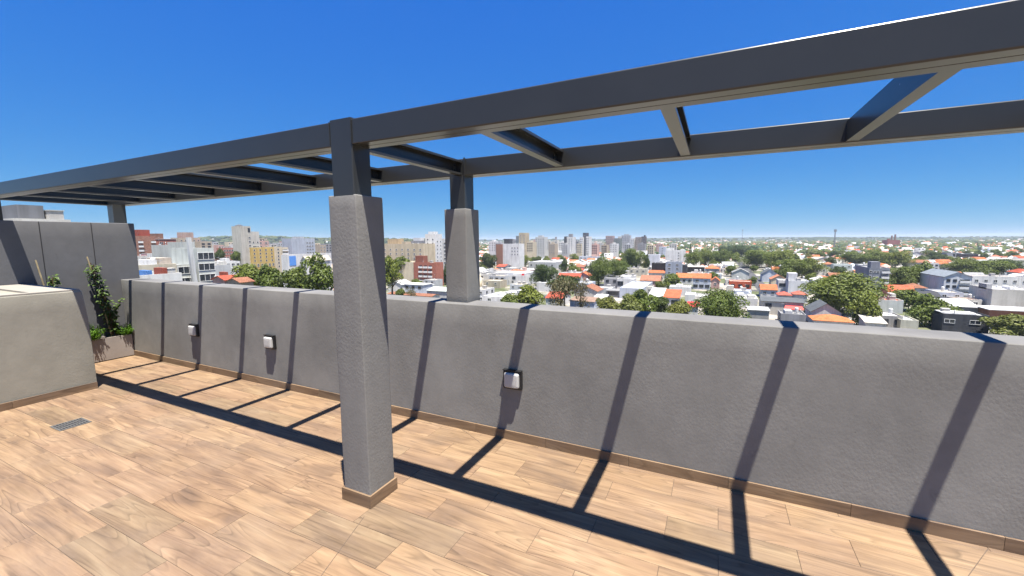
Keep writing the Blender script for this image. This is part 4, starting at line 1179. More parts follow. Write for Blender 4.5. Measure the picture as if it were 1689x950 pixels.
B('the cream house before the tree row', 'cream house with small roof hut before the far tree row', 1145, 1166, 427, h=6.6, face='S', depth=10, wall=CREAM, roof=R_CR, hut=(0.3, 0.7, 2.2, CREAM), win=(1, 3, 1.2, 1.2, 2, 3))
B('the dark flat carport', 'low dark flat carport with pale edge behind the orange roofs', 1131, 1162, 440, h=5.0, face='S', depth=10, kind='slab', wall=(0.09, 0.085, 0.08), roof=(0.5, 0.46, 0.4), over=0.8)
B('the white roofed row', 'white flat-roofed row house below the bright orange roof', 1104, 1139, 473, h=4.6, face='S', depth=9, wall=WHITE, roof=(0.74, 0.74, 0.73), hut=(0.3, 0.6, 0.8, WHITE))
B('the white sloping roof', 'white sloping roof left of the red-orange garage roof', 1070, 1092, 489, h=4.0, face='S', depth=14, kind='shed', rh=2.2, wall=WHITE, roof=(0.72, 0.72, 0.72), tiled=False)
B('the red-orange garage roof', 'red-orange sloping roof with dark garage front above the parapet trees', 1091, 1120, 491, h=3.6, face='S', depth=12, kind='shed', rh=2.2, wall=WHITE, roof=(0.60, 0.15, 0.07), win=(1, 2, 2.6, 1.5, 1.9, 3, 'dark'))
B('the white terrace house', 'white house with stepped terraces right of the red-orange garage roof', 1130, 1146, 486, h=6.0, face='S', depth=10, wall=WHITE, roof=R_WH, win=((1, 1, 1.2, 1.2, 3.6, 3),))
B('the lower white terrace', 'lower white terrace with pale roof left of the big parapet tree', 1144, 1170, 489, h=4.6, face='S', depth=12, wall=OFFW, roof=R_WH, win=(1, 2, 1.8, 1.2, 1.9, 3))
B('the bright red roof', 'small bright red roof tucked between the parapet trees', 1134, 1151, 506, h=3.6, face='S', depth=6, kind='shed', rh=1.0, wall=WHITE, roof=(0.60, 0.06, 0.06), tiled=False)

# ---- right part ----
B('the left white gable house', 'white gable-fronted house with grey roof among orange roofs', 1208, 1236, 450, h=5.0, face='S', depth=12, kind='gable', ridge='y', rh=2.8, wall=(0.72, 0.73, 0.72), roof=R_GR, tiled=False)
B('the right white gable house', 'bluish-white gable-fronted house with slate roof left of the tree clump', 1257, 1283, 452, h=5.4, face='S', depth=12, kind='gable', ridge='y', rh=3.2, wall=(0.68, 0.73, 0.82), roof=R_SL, tiled=False, chim=True)
B('the red-walled house', 'red-orange walled house with dark windows and white parapet', 1203, 1240, 464, h=5.6, face='S', depth=9, wall=(0.58, 0.13, 0.07), roof=(0.62, 0.5, 0.42), win=(1, 3, 1.7, 1.3, 2.4, 3, 'dark'))
B('the orange low roof', 'orange-tiled low house right of the red-walled house', 1255, 1282, 478, h=3.8, face='S', depth=10, kind='gable', ridge='x', rh=2.2, wall=WHITE, roof=R_OR, win=(1, 2, 1.3, 1.1, 1.6, 3))
B('the orange house under the gable', 'orange-roofed house with cream wall under the bluish-white gable house', 1272, 1298, 461, h=4.4, face='S', depth=10, kind='gable', ridge='y', rh=2.4, wall=CREAM, roof=(0.55, 0.22, 0.12))
B('the white house with window', 'white two-storey house with one dark window left of the blank white block', 1284, 1299, 462, h=7.2, face='S', depth=9, wall=WHITE, roof=R_WH, win=(1, 1, 3.0, 1.6, 2.6, 3, 'dark'))
B('the blank white block', 'blank white block with a raised tank tower left of the huge tree', 1301, 1335, 463, h=8.0, face='S', depth=10, wall=(0.76, 0.77, 0.78), roof=R_WH, hut=(0.0, 0.45, 3.6, (0.70, 0.71, 0.72)), name='building', cat='building')
B('the white cluster front', 'cluster of low white roofs right of the big parapet tree', 1213, 1250, 492, h=4.4, face='S', depth=14, wall=WHITE, roof=(0.74, 0.74, 0.73), hut=((0.1, 0.4, 1.4, WHITE), (0.6, 0.9, 0.8, OFFW)), tank=True)
B('the white patio houses', 'white house with blue-grey shutters behind the low white roofs', 1212, 1240, 480, h=5.6, face='S', depth=9, wall=LBLUE, roof=R_WH, win=(1, 3, 1.6, 1.2, 1.9, 3))
B('the red tile patches', 'small red-tiled roof beside the blank white block', 1284, 1306, 487, h=3.6, face='S', depth=7, kind='hip', rh=1.4, wall=WHITE, roof=(0.58, 0.14, 0.10))
B('the second red tile patch', 'small red hip roof in front of the blank white block', 1309, 1332, 486, h=3.8, face='S', depth=7, kind='hip', rh=1.5, wall=LBLUE, roof=(0.52, 0.16, 0.11))
B('the beige slate-roofed house', 'beige house with shallow slate gable and red awning above the parapet', 1256, 1326, 498, h=5.2, face='S', depth=10, kind='gable', ridge='x', rh=1.1, wall=(0.62, 0.58, 0.50), roof=R_SL, tiled=False, win=(1, 1, 2.0, 1.2, 1.5, 3, 'dark', (0.05, 0.3)))
bs = [o for o in COL.objects if o.get('label', '').startswith('beige house with shallow')][0]
m_ = MB(); m_.add([(1.0, -0.05, 3.9), (6.4, -0.05, 3.9), (6.9, -1.8, 2.7), (0.6, -1.8, 2.7), (1.0, -0.05, 4.0), (6.4, -0.05, 4.0), (6.9, -1.8, 2.8), (0.6, -1.8, 2.8)],
                  [(0, 1, 2, 3), (7, 6, 5, 4), (0, 4, 5, 1), (1, 5, 6, 2), (2, 6, 7, 3), (3, 7, 4, 0)]); m_.build('awning', plain('red_awning', (0.62, 0.06, 0.05), 0.7), bs)
B('the grey graffiti wall', 'grey concrete wall building with pale roof edge close above the parapet', 1235, 1269, 511, h=4.4, face='S', depth=8, kind='slab', wall=(0.40, 0.39, 0.36), roof=R_WH, over=0.3)
B('the grey yard roofs', 'flat grey yard roof with dark tank left of the near orange roof', 1288, 1330, 518, h=3.6, face='S', depth=8, wall=GREY, roof=R_GR, tank=True, hut=(0.2, 0.5, 0.7, LGREY))
B('the slate gable with white wall', 'slate-roofed gable house with broad white wall left of the huge tree', 1338, 1388, 515, h=4.4, face='S', depth=11, kind='gable', ridge='y', rh=2.9, wall=(0.72, 0.70, 0.67), roof=R_SL, tiled=False)
B('the near orange roof', 'bright orange low hip roof closest to the parapet, under the huge tree', 1342, 1408, 530, h=3.3, face='S', depth=8, kind='hip', rh=1.6, wall=OFFW, roof=(0.62, 0.215, 0.085))
B('the white-green building', 'white low building with pale green roof edge behind the huge tree', 1375, 1406, 436, h=6.0, face='S', depth=10, wall=(0.66, 0.72, 0.70), roof=R_WH, win=(1, 3, 1.6, 1.1, 2, 3))
B('the orange far roof right', 'orange roof house left of the white low building with green edge', 1358, 1377, 436, h=5.0, face='S', depth=9, kind='hip', rh=2, wall=OFFW, roof=(0.46, 0.18, 0.10))
B('the pale far villa', 'pale house with shallow roof beyond the tree clump', 1346, 1372, 428, h=6.0, face='S', depth=12, kind='gable', ridge='y', rh=2.6, wall=OFFW, roof=(0.5, 0.45, 0.4), tiled=False)
B('the far white church block', 'far white building with a small raised tower right of the mast', 1397, 1418, 406, h=12, face='S', depth=16, wall=WHITE, roof=R_WH, hut=(0.2, 0.45, 4.5, WHITE), name='building', cat='building')
B('the far white long hall', 'far pale long hall in front of the white building with tower', 1384, 1420, 413, h=8, face='S', depth=20, wall=(0.70, 0.74, 0.78), roof=R_WH, name='building', cat='building')
B('the grey apartment block', 'slate-grey apartment block with stacked balconies and a roof tower, right of the huge tree', 1434, 1468, 442, h=13.2, face='S', xs=1411, wall=(0.25, 0.27, 0.31), roof=R_GR, name='apartment_block', cat='building', hut=(0.25, 0.72, 3.0, (0.26, 0.27, 0.31)),
  win=((3, 1, 2.8, 1.3, 2.0, 2.9, 'balcony', (0.60, 0.98)), (3, 1, 2.2, 0.8, 2.2, 2.9, 'plain', (0.22, 0.50)), (3, 1, 0.9, 0.9, 2.0, 2.9, 'plain', (0.0, 0.16))))
B('the red-orange roofed house', 'red-orange tiled house with dormer boxes right of the grey apartment block', 1466, 1510, 482, h=4.4, face='S', depth=10, kind='gable', ridge='x', rh=2.8, wall=(0.5, 0.2, 0.13), roof=(0.60, 0.15, 0.075), chim=True)
B('the white walled house', 'white blank-walled house with a red roof corner below the red-orange roof', 1446, 1491, 495, h=5.2, face='S', depth=9, wall=(0.72, 0.74, 0.74), roof=R_OR, hut=(0.62, 0.78, 2.2, OFFW))
B('the small red roof corner', 'small red-brown roof corner left of the white blank-walled house', 1430, 1452, 492, h=5.0, face='S', depth=8, kind='shed', rh=0.8, wall=(0.34, 0.12, 0.09), roof=R_RED)
B('the grey flat yard house', 'grey flat-roofed yard house right of the near orange roof', 1453, 1490, 521, h=4.0, face='S', depth=10, wall=(0.40, 0.39, 0.37), roof=R_WH, win=(1, 2, 1.2, 1.6, 2.0, 3, 'dark'), tank=True)
B('the pale yard roof', 'pale flat yard roof left of the dark slate house', 1486, 1516, 528, h=3.4, face='S', depth=10, wall=(0.62, 0.60, 0.48), roof=R_WH)
B('the white rubble roof', 'pale sloping roof close above the parapet right of the near orange roof', 1428, 1462, 533, h=3.2, face='S', depth=7, kind='shed', rh=1.2, wall=OFFW, roof=(0.56, 0.52, 0.45), tiled=False)
B('the white gabled apartments', 'white three-storey apartments with grey gabled roof, square windows and balconies', 1558, 1603, 457, h=10.2, face='S', xs=1518, kind='gable', ridge='y', rh=2.4, wall=(0.76, 0.78, 0.80), roof=(0.22, 0.25, 0.28), tiled=False, name='apartment_block', cat='building',
  win=((3, 2, 1.2, 1.2, 1.8, 2.95, 'dark', (0.04, 0.52)), (3, 1, 3.6, 1.5, 1.9, 2.95, 'balcony', (0.54, 0.98))))
B('the dark low roofs', 'dark charcoal low roof left of the white gabled apartments', 1516, 1552, 489, h=4.4, face='S', depth=10, kind='gable', ridge='x', rh=1.6, wall=(0.14, 0.14, 0.15), roof=(0.06, 0.062, 0.068), tiled=False)
B('the long white hall right', 'long white hall with windows behind the weathered grey wall', 1604, 1700, 456, h=8.4, face='S', depth=12, wall=WHITE, roof=(0.42, 0.38, 0.34), name='hall', cat='building', win=(1, 6, 1.2, 1.3, 2.6, 3.0))
B('the weathered warehouse wall', 'warehouse with weathered rain-streaked pale wall at the right edge', 1637, 1720, 478, h=8.6, face='S', xs=1598, wall=(0.62, 0.60, 0.55), roof=(0.74, 0.74, 0.74), name='warehouse', cat='warehouse', hut=((0.0, 0.12, 1.6, GREY), (0.5, 0.6, 0.6, WHITE)))
B('the white slab-roofed house', 'house with broad white sloping roof behind the dark slate house', 1560, 1614, 506, h=4.8, face='S', depth=9, kind='shed', rh=1.6, wall=(0.40, 0.38, 0.36), roof=(0.70, 0.70, 0.70), tiled=False)
B('the dark slate house', 'dark charcoal house with two white-framed windows and a white roof slab', 1556, 1634, 519, h=6.0, face='S', depth=7, wall=(0.075, 0.078, 0.088), roof=R_WH, win=((1, 1, 2.3, 1.1, 2.3, 3, 'plain', (0.0, 0.30)), (1, 1, 2.3, 1.1, 2.3, 3, 'plain', (0.55, 0.85))), hut=(0.0, 0.78, 0.25, WHITE))
B('the orange-brown banded building', 'long low building with orange-brown band under a white roof edge at right', 1632, 1720, 512, h=5.2, face='S', depth=10, kind='slab', wall=(0.36, 0.16, 0.10), roof=(0.66, 0.66, 0.66), over=0.4)
B('the white yard walls', 'white yard wall and roof at the far right edge above the parapet', 1650, 1720, 536, h=3.0, face='S', depth=8, wall=WHITE, roof=R_WH)
B('the dark flat building', 'dark brown flat-roofed building beyond the trees at right', 1586, 1614, 419, h=9.5, face='S', depth=16, kind='slab', wall=(0.13, 0.11, 0.11), roof=R_SL, name='building', cat='building')
B('the grey box by the dark building', 'grey box-shaped building attached left of the dark flat building', 1562, 1586, 417, h=10.5, face='S', depth=14, wall=(0.36, 0.37, 0.40), roof=R_GR, name='building', cat='building', win=(1, 1, 1.5, 4.5, 3.4, 3, 'dark', (0.3, 0.7)))
B('the small white cubes', 'small white cubic house with dark openings behind the white gabled apartments', 1534, 1549, 434, h=7.2, face='S', depth=9, wall=WHITE, roof=R_WH, win=(2, 2, 1.4, 1.3, 1.9, 2.9, 'dark'))
B('the brown-roofed gable right', 'white gable house with brown roof right of the grey apartment block', 1496, 1534, 433, h=5.6, face='S', depth=10, kind='gable', ridge='x', rh=2.2, wall=OFFW, roof=R_BR)
B('the white pitched house far', 'white pitched-roof house with red gable further back right of the grey block', 1500, 1524, 419, h=7.0, face='S', depth=14, kind='gable', ridge='y', rh=3.0, wall=WHITE, roof=R_GR, tiled=False)
B('the orange far roof', 'bright orange roof house alone among far trees at right', 1637, 1654, 424, h=5.0, face='S', depth=10, kind='hip', rh=2.6, wall=PINK, roof=(0.60, 0.19, 0.11))
B('the pale far sheds', 'long pale far shed roof at the right edge below the hills', 1668, 1715, 428, h=6.0, face='S', depth=20, wall=OFFW, roof=R_CR, name='shed', cat='shed')
B('the far red complex', 'distant red-brown works building with slender chimneys on the right horizon', 1464, 1485, 396, h=21, face='S', depth=40, wall=(0.36, 0.13, 0.11), roof=R_BR, name='works_building', cat='building', hut=((0.1, 0.3, 4, (0.36, 0.13, 0.11)), (0.42, 0.5, 12, (0.33, 0.22, 0.17)), (0.68, 0.76, 15, (0.33, 0.22, 0.17))))
B('the far white stadium roof', 'far bright white curved hall roof on the right of the skyline', 1177, 1191, 398, h=12, face='S', depth=60, kind='slab', wall=WHITE, roof=(0.78, 0.78, 0.78), name='hall', cat='building')

# lattice masts far away ------------------------------------------------
def mast(label, px, ytop, d, col):
    P = at_depth(px, ytop, d); hh = P.z - ZG
    root = tag(empty('radio_mast', (P.x, P.y, ZG)), label, 'mast', 'far radio masts')
    w0, w1 = hh * 0.028, hh * 0.012
    for sx, sy in ((-1, -1), (1, -1), (1, 1), (-1, 1)):
        m_ = MB(); m_.tube([(sx * w0, sy * w0, 0), (sx * w1, sy * w1, hh)], [0.35, 0.28], 5); m_.build('leg', col, root)
    m_ = MB(); nseg = 14
    for k in range(nseg):
        z0_, z1_ = hh * k / nseg, hh * (k + 1) / nseg
        a0 = w0 + (w1 - w0) * k / nseg; a1 = w0 + (w1 - w0) * (k + 1) / nseg
        for c0, c1 in (((-1, -1), (1, -1)), ((1, -1), (1, 1)), ((1, 1), (-1, 1)), ((-1, 1), (-1, -1))):
            m_.tube([(c0[0] * a0, c0[1] * a0, z0_), (c1[0] * a1, c1[1] * a1, z1_)], [0.2, 0.2], 4)
    m_.build('bracing', col, root)
    m_ = MB()
    for a in range(3):
        m_.box(-2.2 + a * 1.8, -1.2 + a * 1.8, -0.9, 0.9, hh - 4, hh + 1)
    m_.build('antenna_panels', col, root)
MASTM = plain('mast_steel', (0.20, 0.20, 0.21), 0.6)
mast('lattice radio mast standing on the horizon above the tree clump, taller of two', 1378, 379, 900, MASTM)
mast('thin faint lattice mast on the horizon left of the taller mast', 1225, 379, 1900, MASTM)

# mid-rise blocks that crowd round the towers and climb the slope on the left
MR = [(806, 398, 520, 12), (817, 400, 500, 9), (840, 396, 640, 11), (869, 399, 520, 10), (877, 397, 650, 8), (899, 398, 600, 9), (905, 402, 520, 10), (922, 399, 640, 8), (927, 403, 540, 9), (946, 398, 700, 8), (951, 402, 560, 8),
      (976, 403, 520, 9), (985, 400, 690, 9), (992, 404, 560, 9), (1006, 402, 600, 12), (1030, 403, 600, 10), (1052, 402, 640, 12), (1068, 404, 560, 10), (1082, 402, 680, 11), (1104, 402, 760, 12)]
MC = [(WHITE, 'white'), (OFFW, 'off-white'), (CREAM, 'cream'), (LGREY, 'light grey'), (BEIGE, 'beige'), (PINK, 'pinkish'), (GREY, 'grey')]
for i, (px, py, d_, wpx) in enumerate(MR):
    colr, cn = MC[(i * 3) % 7]
    lab = f"{cn} mid-rise block on the skyline, {['beside the short pillar', 'left of the beige tower', 'below the towers', 'near the dark-striped tower', 'at the foot of the right tower cluster'][min(4, int((px - 800) / 62))]}, number {i + 1} from left"
    B(f'the {cn} skyline block', lab.replace(', number ' + str(i + 1) + ' from left', ''), px, px + wpx, py, d=d_, face='S', depth=12, wall=colr, roof=[R_WH, R_GR, R_CR][i % 3], name='mid_rise_block', cat='building', group='mid-rise blocks round the skyline towers', win=(4, 3, 1.3, 1.2, 2.2, 2.9, 'dark' if i % 2 else 'plain'), hut=(0.3, 0.6, 1.8, colr))
ML = [(346, 402, 430, 9), (352, 399, 520, 8), (360, 404, 400, 9), (386, 403, 420, 10), (376, 399, 560, 9), (428, 393, 470, 8), (438, 399, 430, 8), (447, 402, 380, 9), (458, 400, 440, 8), (467, 398, 520, 9), (474, 403, 400, 8), (519, 401, 430, 9), (527, 404, 400, 10), (537, 402, 480, 10)]
for i, (px, py, d_, wpx) in enumerate(ML):
    colr, cn = MC[(i * 2 + 1) % 7]
    place = 'left of the grey slab tower' if px < 395 else ('behind the yellow apartments' if px < 480 else 'right of the blue-grey box block')
    B(f'the {cn} slope block', f'{cn} block on the rising ground {place}', px, px + wpx, py, d=d_, face='E', depth=8, wall=colr, roof=[R_WH, R_BR, R_CR][i % 3], name='mid_rise_block', cat='building', group='blocks climbing the slope at left', win=(3, 2, 1.4, 1.2, 2.0, 2.9, 'dark' if i % 2 else 'plain'))
seen_ = {}
for o in COL.objects:
    if o.get('group', '') in ('mid-rise blocks round the skyline towers', 'blocks climbing the slope at left'):
        seen_.setdefault(o['label'], []).append(o)
for lab, os_ in seen_.items():
    if len(os_) > 1:
        os_.sort(key=lambda o: project(o.location)[0])
        for k, o in enumerate(os_):
            o['label'] = lab + ', ' + ('left one' if k == 0 else ('right one' if k == len(os_) - 1 else 'middle one'))

# ================================================================== TREES
def crown_mesh(seed, n, leaf, mat, lobes=16, flat=0.85, spread=0.74, sparse=False):
    """leaf clumps scattered over overlapping lobes inside a unit ball"""
    rs = np.random.RandomState(seed)
    c = rs.normal(size=(lobes, 3)); c /= np.linalg.norm(c, axis=1)[:, None]
    c *= (rs.rand(lobes, 1) ** 0.5) * spread
    c[:, 2] = c[:, 2] * flat
    c[0] = (0, 0, 0.1)
    rad = rs.uniform(0.18, 0.44, lobes); rad[0] = 0.5
    if sparse:
        rad *= 0.8
    k = rs.choice(lobes, n, p=rad ** 2 / (rad ** 2).sum())
    d = rs.normal(size=(n, 3)); d /= np.linalg.norm(d, axis=1)[:, None]
    d[:, 2] = np.where(rs.rand(n) < 0.6, np.abs(d[:, 2]), d[:, 2])
    rr = rad[k] * (0.72 + 0.36 * rs.rand(n))
    p = c[k] + d * rr[:, None]
    nrm = d * 0.75 + rs.normal(size=(n, 3)) * 0.45 + np.array([0, 0, 0.25])
    nrm /= np.linalg.norm(nrm, axis=1)[:, None]
    t = np.cross(nrm, rs.normal(size=(n, 3))); t /= np.linalg.norm(t, axis=1)[:, None]
    s = np.cross(nrm, t)
    L_ = leaf * rs.uniform(0.6, 1.35, (n, 1))
    W_ = L_ * rs.uniform(0.5, 0.8, (n, 1))
    v = np.empty((n, 5, 3))
    v[:, 0] = p - t * L_; v[:, 1] = p + s * W_ - t * L_ * 0.1 + nrm * L_ * 0.15; v[:, 2] = p + t * L_; v[:, 3] = p - s * W_ + t * L_ * 0.15 + nrm * L_ * 0.15
    v = v[:, :4].reshape(-1, 3)
    v -= (np.percentile(v, 97, axis=0) + np.percentile(v, 3, axis=0)) / 2
    v /= np.percentile(np.abs(v), 97.5, axis=0)
    me = bpy.data.meshes.new('crown')
    me.vertices.add(len(v)); me.vertices.foreach_set('co', v.ravel())
    me.loops.add(n * 4); me.loops.foreach_set('vertex_index', np.arange(n * 4))
    me.polygons.add(n); me.polygons.foreach_set('loop_start', np.arange(0, n * 4, 4)); me.polygons.foreach_set('loop_total', np.full(n, 4))
    me.update(); me.validate()
    me.materials.append(mat)
    return me
CROWN = {}
for tone in ('leaf', 'leaf_dark', 'leaf_olive'):
    CROWN[tone] = [crown_mesh(100 + i, 4200, 0.056, M[tone], 15 + i) for i in range(4)]
    CROWN[tone + '_big'] = [crown_mesh(140 + i, 16000, 0.030, M[tone], 30 + 2 * i, spread=0.78) for i in range(2)]
CROWN['leaf_brown'] = [crown_mesh(170 + i, 1500, 0.036, M['leaf_brown'], 16, sparse=True) for i in range(2)]
CROWN['leaf_brown_big'] = CROWN['leaf_brown']
def conifer_mesh():
    rs = np.random.RandomState(5); m_ = MB()
    for k in range(1500):
        z = rs.rand() ** 1.3; r_ = (1 - z) * 0.95 * (0.7 + 0.3 * rs.rand()); a = rs.rand() * 6.283
        p = Vector((r_ * math.cos(a), r_ * math.sin(a), z * 2 - 1))
        d = Vector((math.cos(a), math.sin(a), -0.4)); n = Vector((math.cos(a) * .5, math.sin(a) * .5, 1))
        s = d.cross(n).normalized() * 0.05
        m_.add([p - s, p + d * 0.12, p + s, p - d * 0.06], [(0, 1, 2, 3)])
    return m_.mesh('crown', M['leaf_dark'])
CROWN['conifer'] = [conifer_mesh()]
TRUNK = []
for i in range(3):
    m_ = MB(); r2 = random.Random(40 + i)
    m_.tube([(0, 0, -0.02), (0.01, 0, 0.25), (0.03 * r2.uniform(-1, 1), 0.02, 0.5), (0.0, 0.03, 0.8)], [0.034, 0.026, 0.020, 0.010], 7)
    for k in range(5):
        a = k * 1.26 + r2.uniform(-.3, .3); z = 0.38 + 0.06 * k
        m_.tube([(0.01, 0.01, z), (0.10 * math.cos(a), 0.10 * math.sin(a), z + 0.11), (0.22 * math.cos(a), 0.22 * math.sin(a), z + 0.20)], [0.015, 0.010, 0.004], 5)
    TRUNK.append(m_.mesh('trunk', M['bark']))
TREES = []
def tree_at(x, y, w, ztop, zbot, tone, label, group=None, name='tree', idx=None):
    r_ = random.Random(int(x * 31 + y * 17))
    big = w > 13
    meshes = CROWN[tone + '_big' if big and tone != 'conifer' else tone]
    root = tag(empty(name, (x, y, ZG)), label, 'tree', group)
    zb, zt = max(zbot - ZG, 0.8), ztop - ZG
    cr = link('crown', r_.choice(meshes), root, (0, 0, (zb + zt) / 2))
    cr.scale = (w / 2, w / 2 * r_.uniform(0.85, 1.1), (zt - zb) / 2)
    cr.rotation_euler.z = r_.uniform(0, 6.28)
    tr = link('trunk', r_.choice(TRUNK), root)
    hh = zb + (zt - zb) * 0.75
    tr.scale = (hh * 0.9, hh * 0.9, hh)
    tr.rotation_euler.z = r_.uniform(0, 6.28)
    return root
def T(short, label, x0, x1, yt, yb, tone='leaf', d=None, cb=2.2, group='surveyed trees'):
    xm = (x0 + x1) / 2
    if d is None:
        P = on_plane(xm, yb, 2, ZG + cb); d = (P - CAM).dot(FWD)
    P = at_depth(xm, (yt + yb) / 2, d)
    w = (x1 - x0) * d / FPX * 0.93
    # back off by the crown's radius so that its front stands where it is seen
    zt = at_depth(xm, yt, d).z; zb = at_depth(xm, yb, d).z
    root = tree_at(P.x, P.y, w, zt, zb, tone, label)
    KEYS.append((x0, x1, yt, yb, d, short, (P.x - w / 2, P.x + w / 2, P.y - w / 2, P.y + w / 2)))
    return root
# left
T('the large left street tree', 'large leafy street tree below the yellow apartments', 386, 432, 437, 478, 'leaf', d=120)
T('the second left street tree', 'large leafy street tree right of the one below the yellow apartments', 425, 472, 440, 484, 'leaf', d=118)
T('the street tree by the blue panels', 'leafy street tree in front of the blue-panelled white hall', 470, 512, 442, 486, 'leaf', d=116)
T('the tall tree beside the front pillar', 'tallest leafy street tree just left of the rough front pillar', 505, 560, 421, 486, 'leaf', d=112)
T('the dark tree by the pink-red block', 'small dark tree left of the pink-red terrace block', 354, 369, 411, 430, 'leaf_dark', d=300)
T('the tree right of the pink-red block', 'small rounded tree right of the pink-red terrace block', 382, 397, 415, 431, 'leaf', d=290)
# between the pillars
T('the tree right of the front pillar', 'leafy tree emerging right of the rough front pillar', 628, 662, 424, 467, 'leaf', d=190)
T('the tree top behind the cream party wall', 'tree top showing left of the cream party wall', 650, 678, 424, 445, 'leaf', d=285)
T('the little round bush', 'little round green bush above the long reddish roof', 652, 667, 476, 488, 'leaf', d=190)
T('the brown bush', 'brownish bush right of the little round bush above the reddish roof', 668, 687, 474, 489, 'leaf_brown', d=185)
T('the tree behind the brick block', 'dark tree showing right of the brick apartment block', 730, 742, 438, 470, 'leaf_dark', d=280)
# centre
T('the dark tree right of the short pillar', 'dark leafy tree immediately right of the short pillar', 794, 819, 418, 443, 'leaf_dark')
T('the tree by the white mid tower', 'leafy tree below the white mid-rise block', 824, 850, 416, 436, 'leaf')
T('the twin tree by the white mid tower', 'leafy tree left of the white windowed hall', 846, 876, 419, 439, 'leaf')
T('the dark round tree', 'large dark round tree right of the white warehouse', 877, 917, 437, 471, 'leaf_dark')
T('the leafy tree at the parapet', 'leafy tree rising over the parapet left of the thin brown tree', 842, 897, 473, 506, 'leaf', d=150)
T('the low tree by the white stepped roof', 'low leafy tree peeping over the parapet beside the white stepped roof', 826, 856, 486, 508, 'leaf', d=148)
T('the thin brown tree', 'thin brownish half-bare tree at the parapet in the centre', 902, 950, 458, 512, 'leaf_brown', d=148)
T('the green tree behind the thin brown tree', 'green tree behind the thin brown tree', 906, 956, 455, 480, 'leaf_dark', d=175)
T('the bare branches tree', 'sparse brown-leaved tree right of the thin brown tree', 944, 972, 462, 512, 'leaf_brown', d=140)
T('the dark conical tree', 'dark upright tree left of the orange gables', 921, 938, 426, 448, 'leaf_dark')
T('the light tree by the orange gables', 'light green tree behind the orange gables', 936, 958, 434, 450, 'leaf')
T('the small dark crown behind the centre', 'small dark round tree above the tall leafy group', 990, 1001, 418, 430, 'leaf_dark')
T('the tall leafy group left', 'leafy tree forming the left of the tall centre group', 968, 1008, 425, 466, 'leaf')
T('the tall leafy group right', 'leafy tree forming the right of the tall centre group', 1000, 1037, 428, 456, 'leaf')
T('the broad tree behind the group', 'broad leafy tree behind the tall centre group', 1026, 1062, 411, 443, 'leaf')
T('the cypress', 'slim dark cypress left of the tall white block', 1063, 1072, 421, 443, 'leaf_dark')
T('the olive tree at the parapet left', 'olive-green tree peeping over the parapet, left of three', 986, 1022, 490, 520, 'leaf_olive', d=140)
T('the olive tree at the parapet right', 'pale olive-green tree peeping over the parapet, middle of three', 1014, 1058, 488, 522, 'leaf_olive', d=138)
T('the dark tree at the parapet', 'dark green tree right of the two olive trees at the parapet', 1038, 1082, 479, 520, 'leaf', d=142)
T('the low dark tree under the garage', 'low dark tree under the red-orange garage roof', 1074, 1104, 490, 516, 'leaf_dark', d=150)
T('the yellow-green tree', 'yellow-green tree over the parapet left of the bright red roof', 1098, 1138, 496, 524, 'leaf_olive', d=135)
T('the big parapet tree', 'big leafy tree standing over the parapet right of the bright red roof', 1148, 1230, 481, 540, 'leaf', d=135)
T('the mid-sized leafy tree', 'mid-sized leafy tree between brown-orange and bright orange roofs', 1095, 1122, 452, 474, 'leaf')
T('the yellowish bush', 'small yellowish bush below the mid-sized leafy tree', 1081, 1096, 464, 476, 'leaf_olive')
T('the dark conifer', 'dark pointed conifer in the far tree row', 1133, 1145, 402, 426, 'conifer')
T("the left end of the far tree row", 'leafy tree at the left end of the far tree row', 1130, 1156, 416, 438, 'leaf')
T('the far tree row by the conifer', 'leafy tree right of the conifer in the far tree row', 1150, 1180, 412, 434, 'leaf')
T('the far tree row above the upper orange house', 'broad leafy tree in the far row above the upper orange house', 1174, 1210, 412, 436, 'leaf')
T('the dark far tree', 'dark rounded tree behind the far tree row', 1186, 1204, 407, 420, 'leaf_dark')
T('the dark broad far tree', 'dark broad tree behind the left white gable house', 1200, 1246, 405, 421, 'leaf_dark')
T('the left of the broad tree clump', 'broad leafy tree left end of the clump left of the huge tree', 1224, 1272, 413, 438, 'leaf')
T('the middle of the broad tree clump', 'broad leafy tree in the middle of the clump left of the huge tree', 1262, 1308, 414, 442, 'leaf')
T('the clump tree behind the bluish-white gable', 'leafy tree low in the clump behind the bluish-white gable house', 1280, 1330, 428, 458, 'leaf')
T('the right of the broad tree clump', 'leafy tree at the right of the clump left of the huge tree', 1312, 1356, 426, 455, 'leaf')
T('the huge tree', 'huge leafy tree, largest of all, right of the blank white block', 1334, 1438, 451, 528, 'leaf', d=165)
T('the lower right crown of the huge tree', 'leafy tree growing right under the huge tree beside the near orange roof', 1404, 1448, 486, 540, 'leaf', d=140)
T('the small tree above the huge tree', 'dark small tree above the huge tree', 1372, 1394, 440, 452, 'leaf_dark')
T('the left tree above the grey apartment block', 'leafy tree in the row above the grey apartment block, left end', 1392, 1432, 416, 436, 'leaf')
T('the middle tree above the grey apartment block', 'leafy tree in the row above the grey apartment block, middle', 1426, 1466, 413, 436, 'leaf')
T('the right tree above the grey apartment block', 'leafy tree in the row above the grey apartment block, right end', 1458, 1498, 415, 438, 'leaf')
T('the tree right of the grey block', 'leafy tree right of the grey apartment block', 1467, 1508, 440, 472, 'leaf')
T('the second tree right of the grey block', 'leafy tree left of the white gabled apartments', 1498, 1534, 434, 470, 'leaf')
T('the tree below the red-orange roof', 'small tree below the red-orange tiled house', 1480, 1520, 478, 504, 'leaf')
T('the dark tree at the parapet right', 'dark leafy tree over the parapet left of the dark charcoal house', 1508, 1568, 490, 556, 'leaf', d=140)
T('the tree at the right edge', 'leafy tree over the parapet at the right edge', 1636, 1700, 519, 560, 'leaf_olive', d=122)
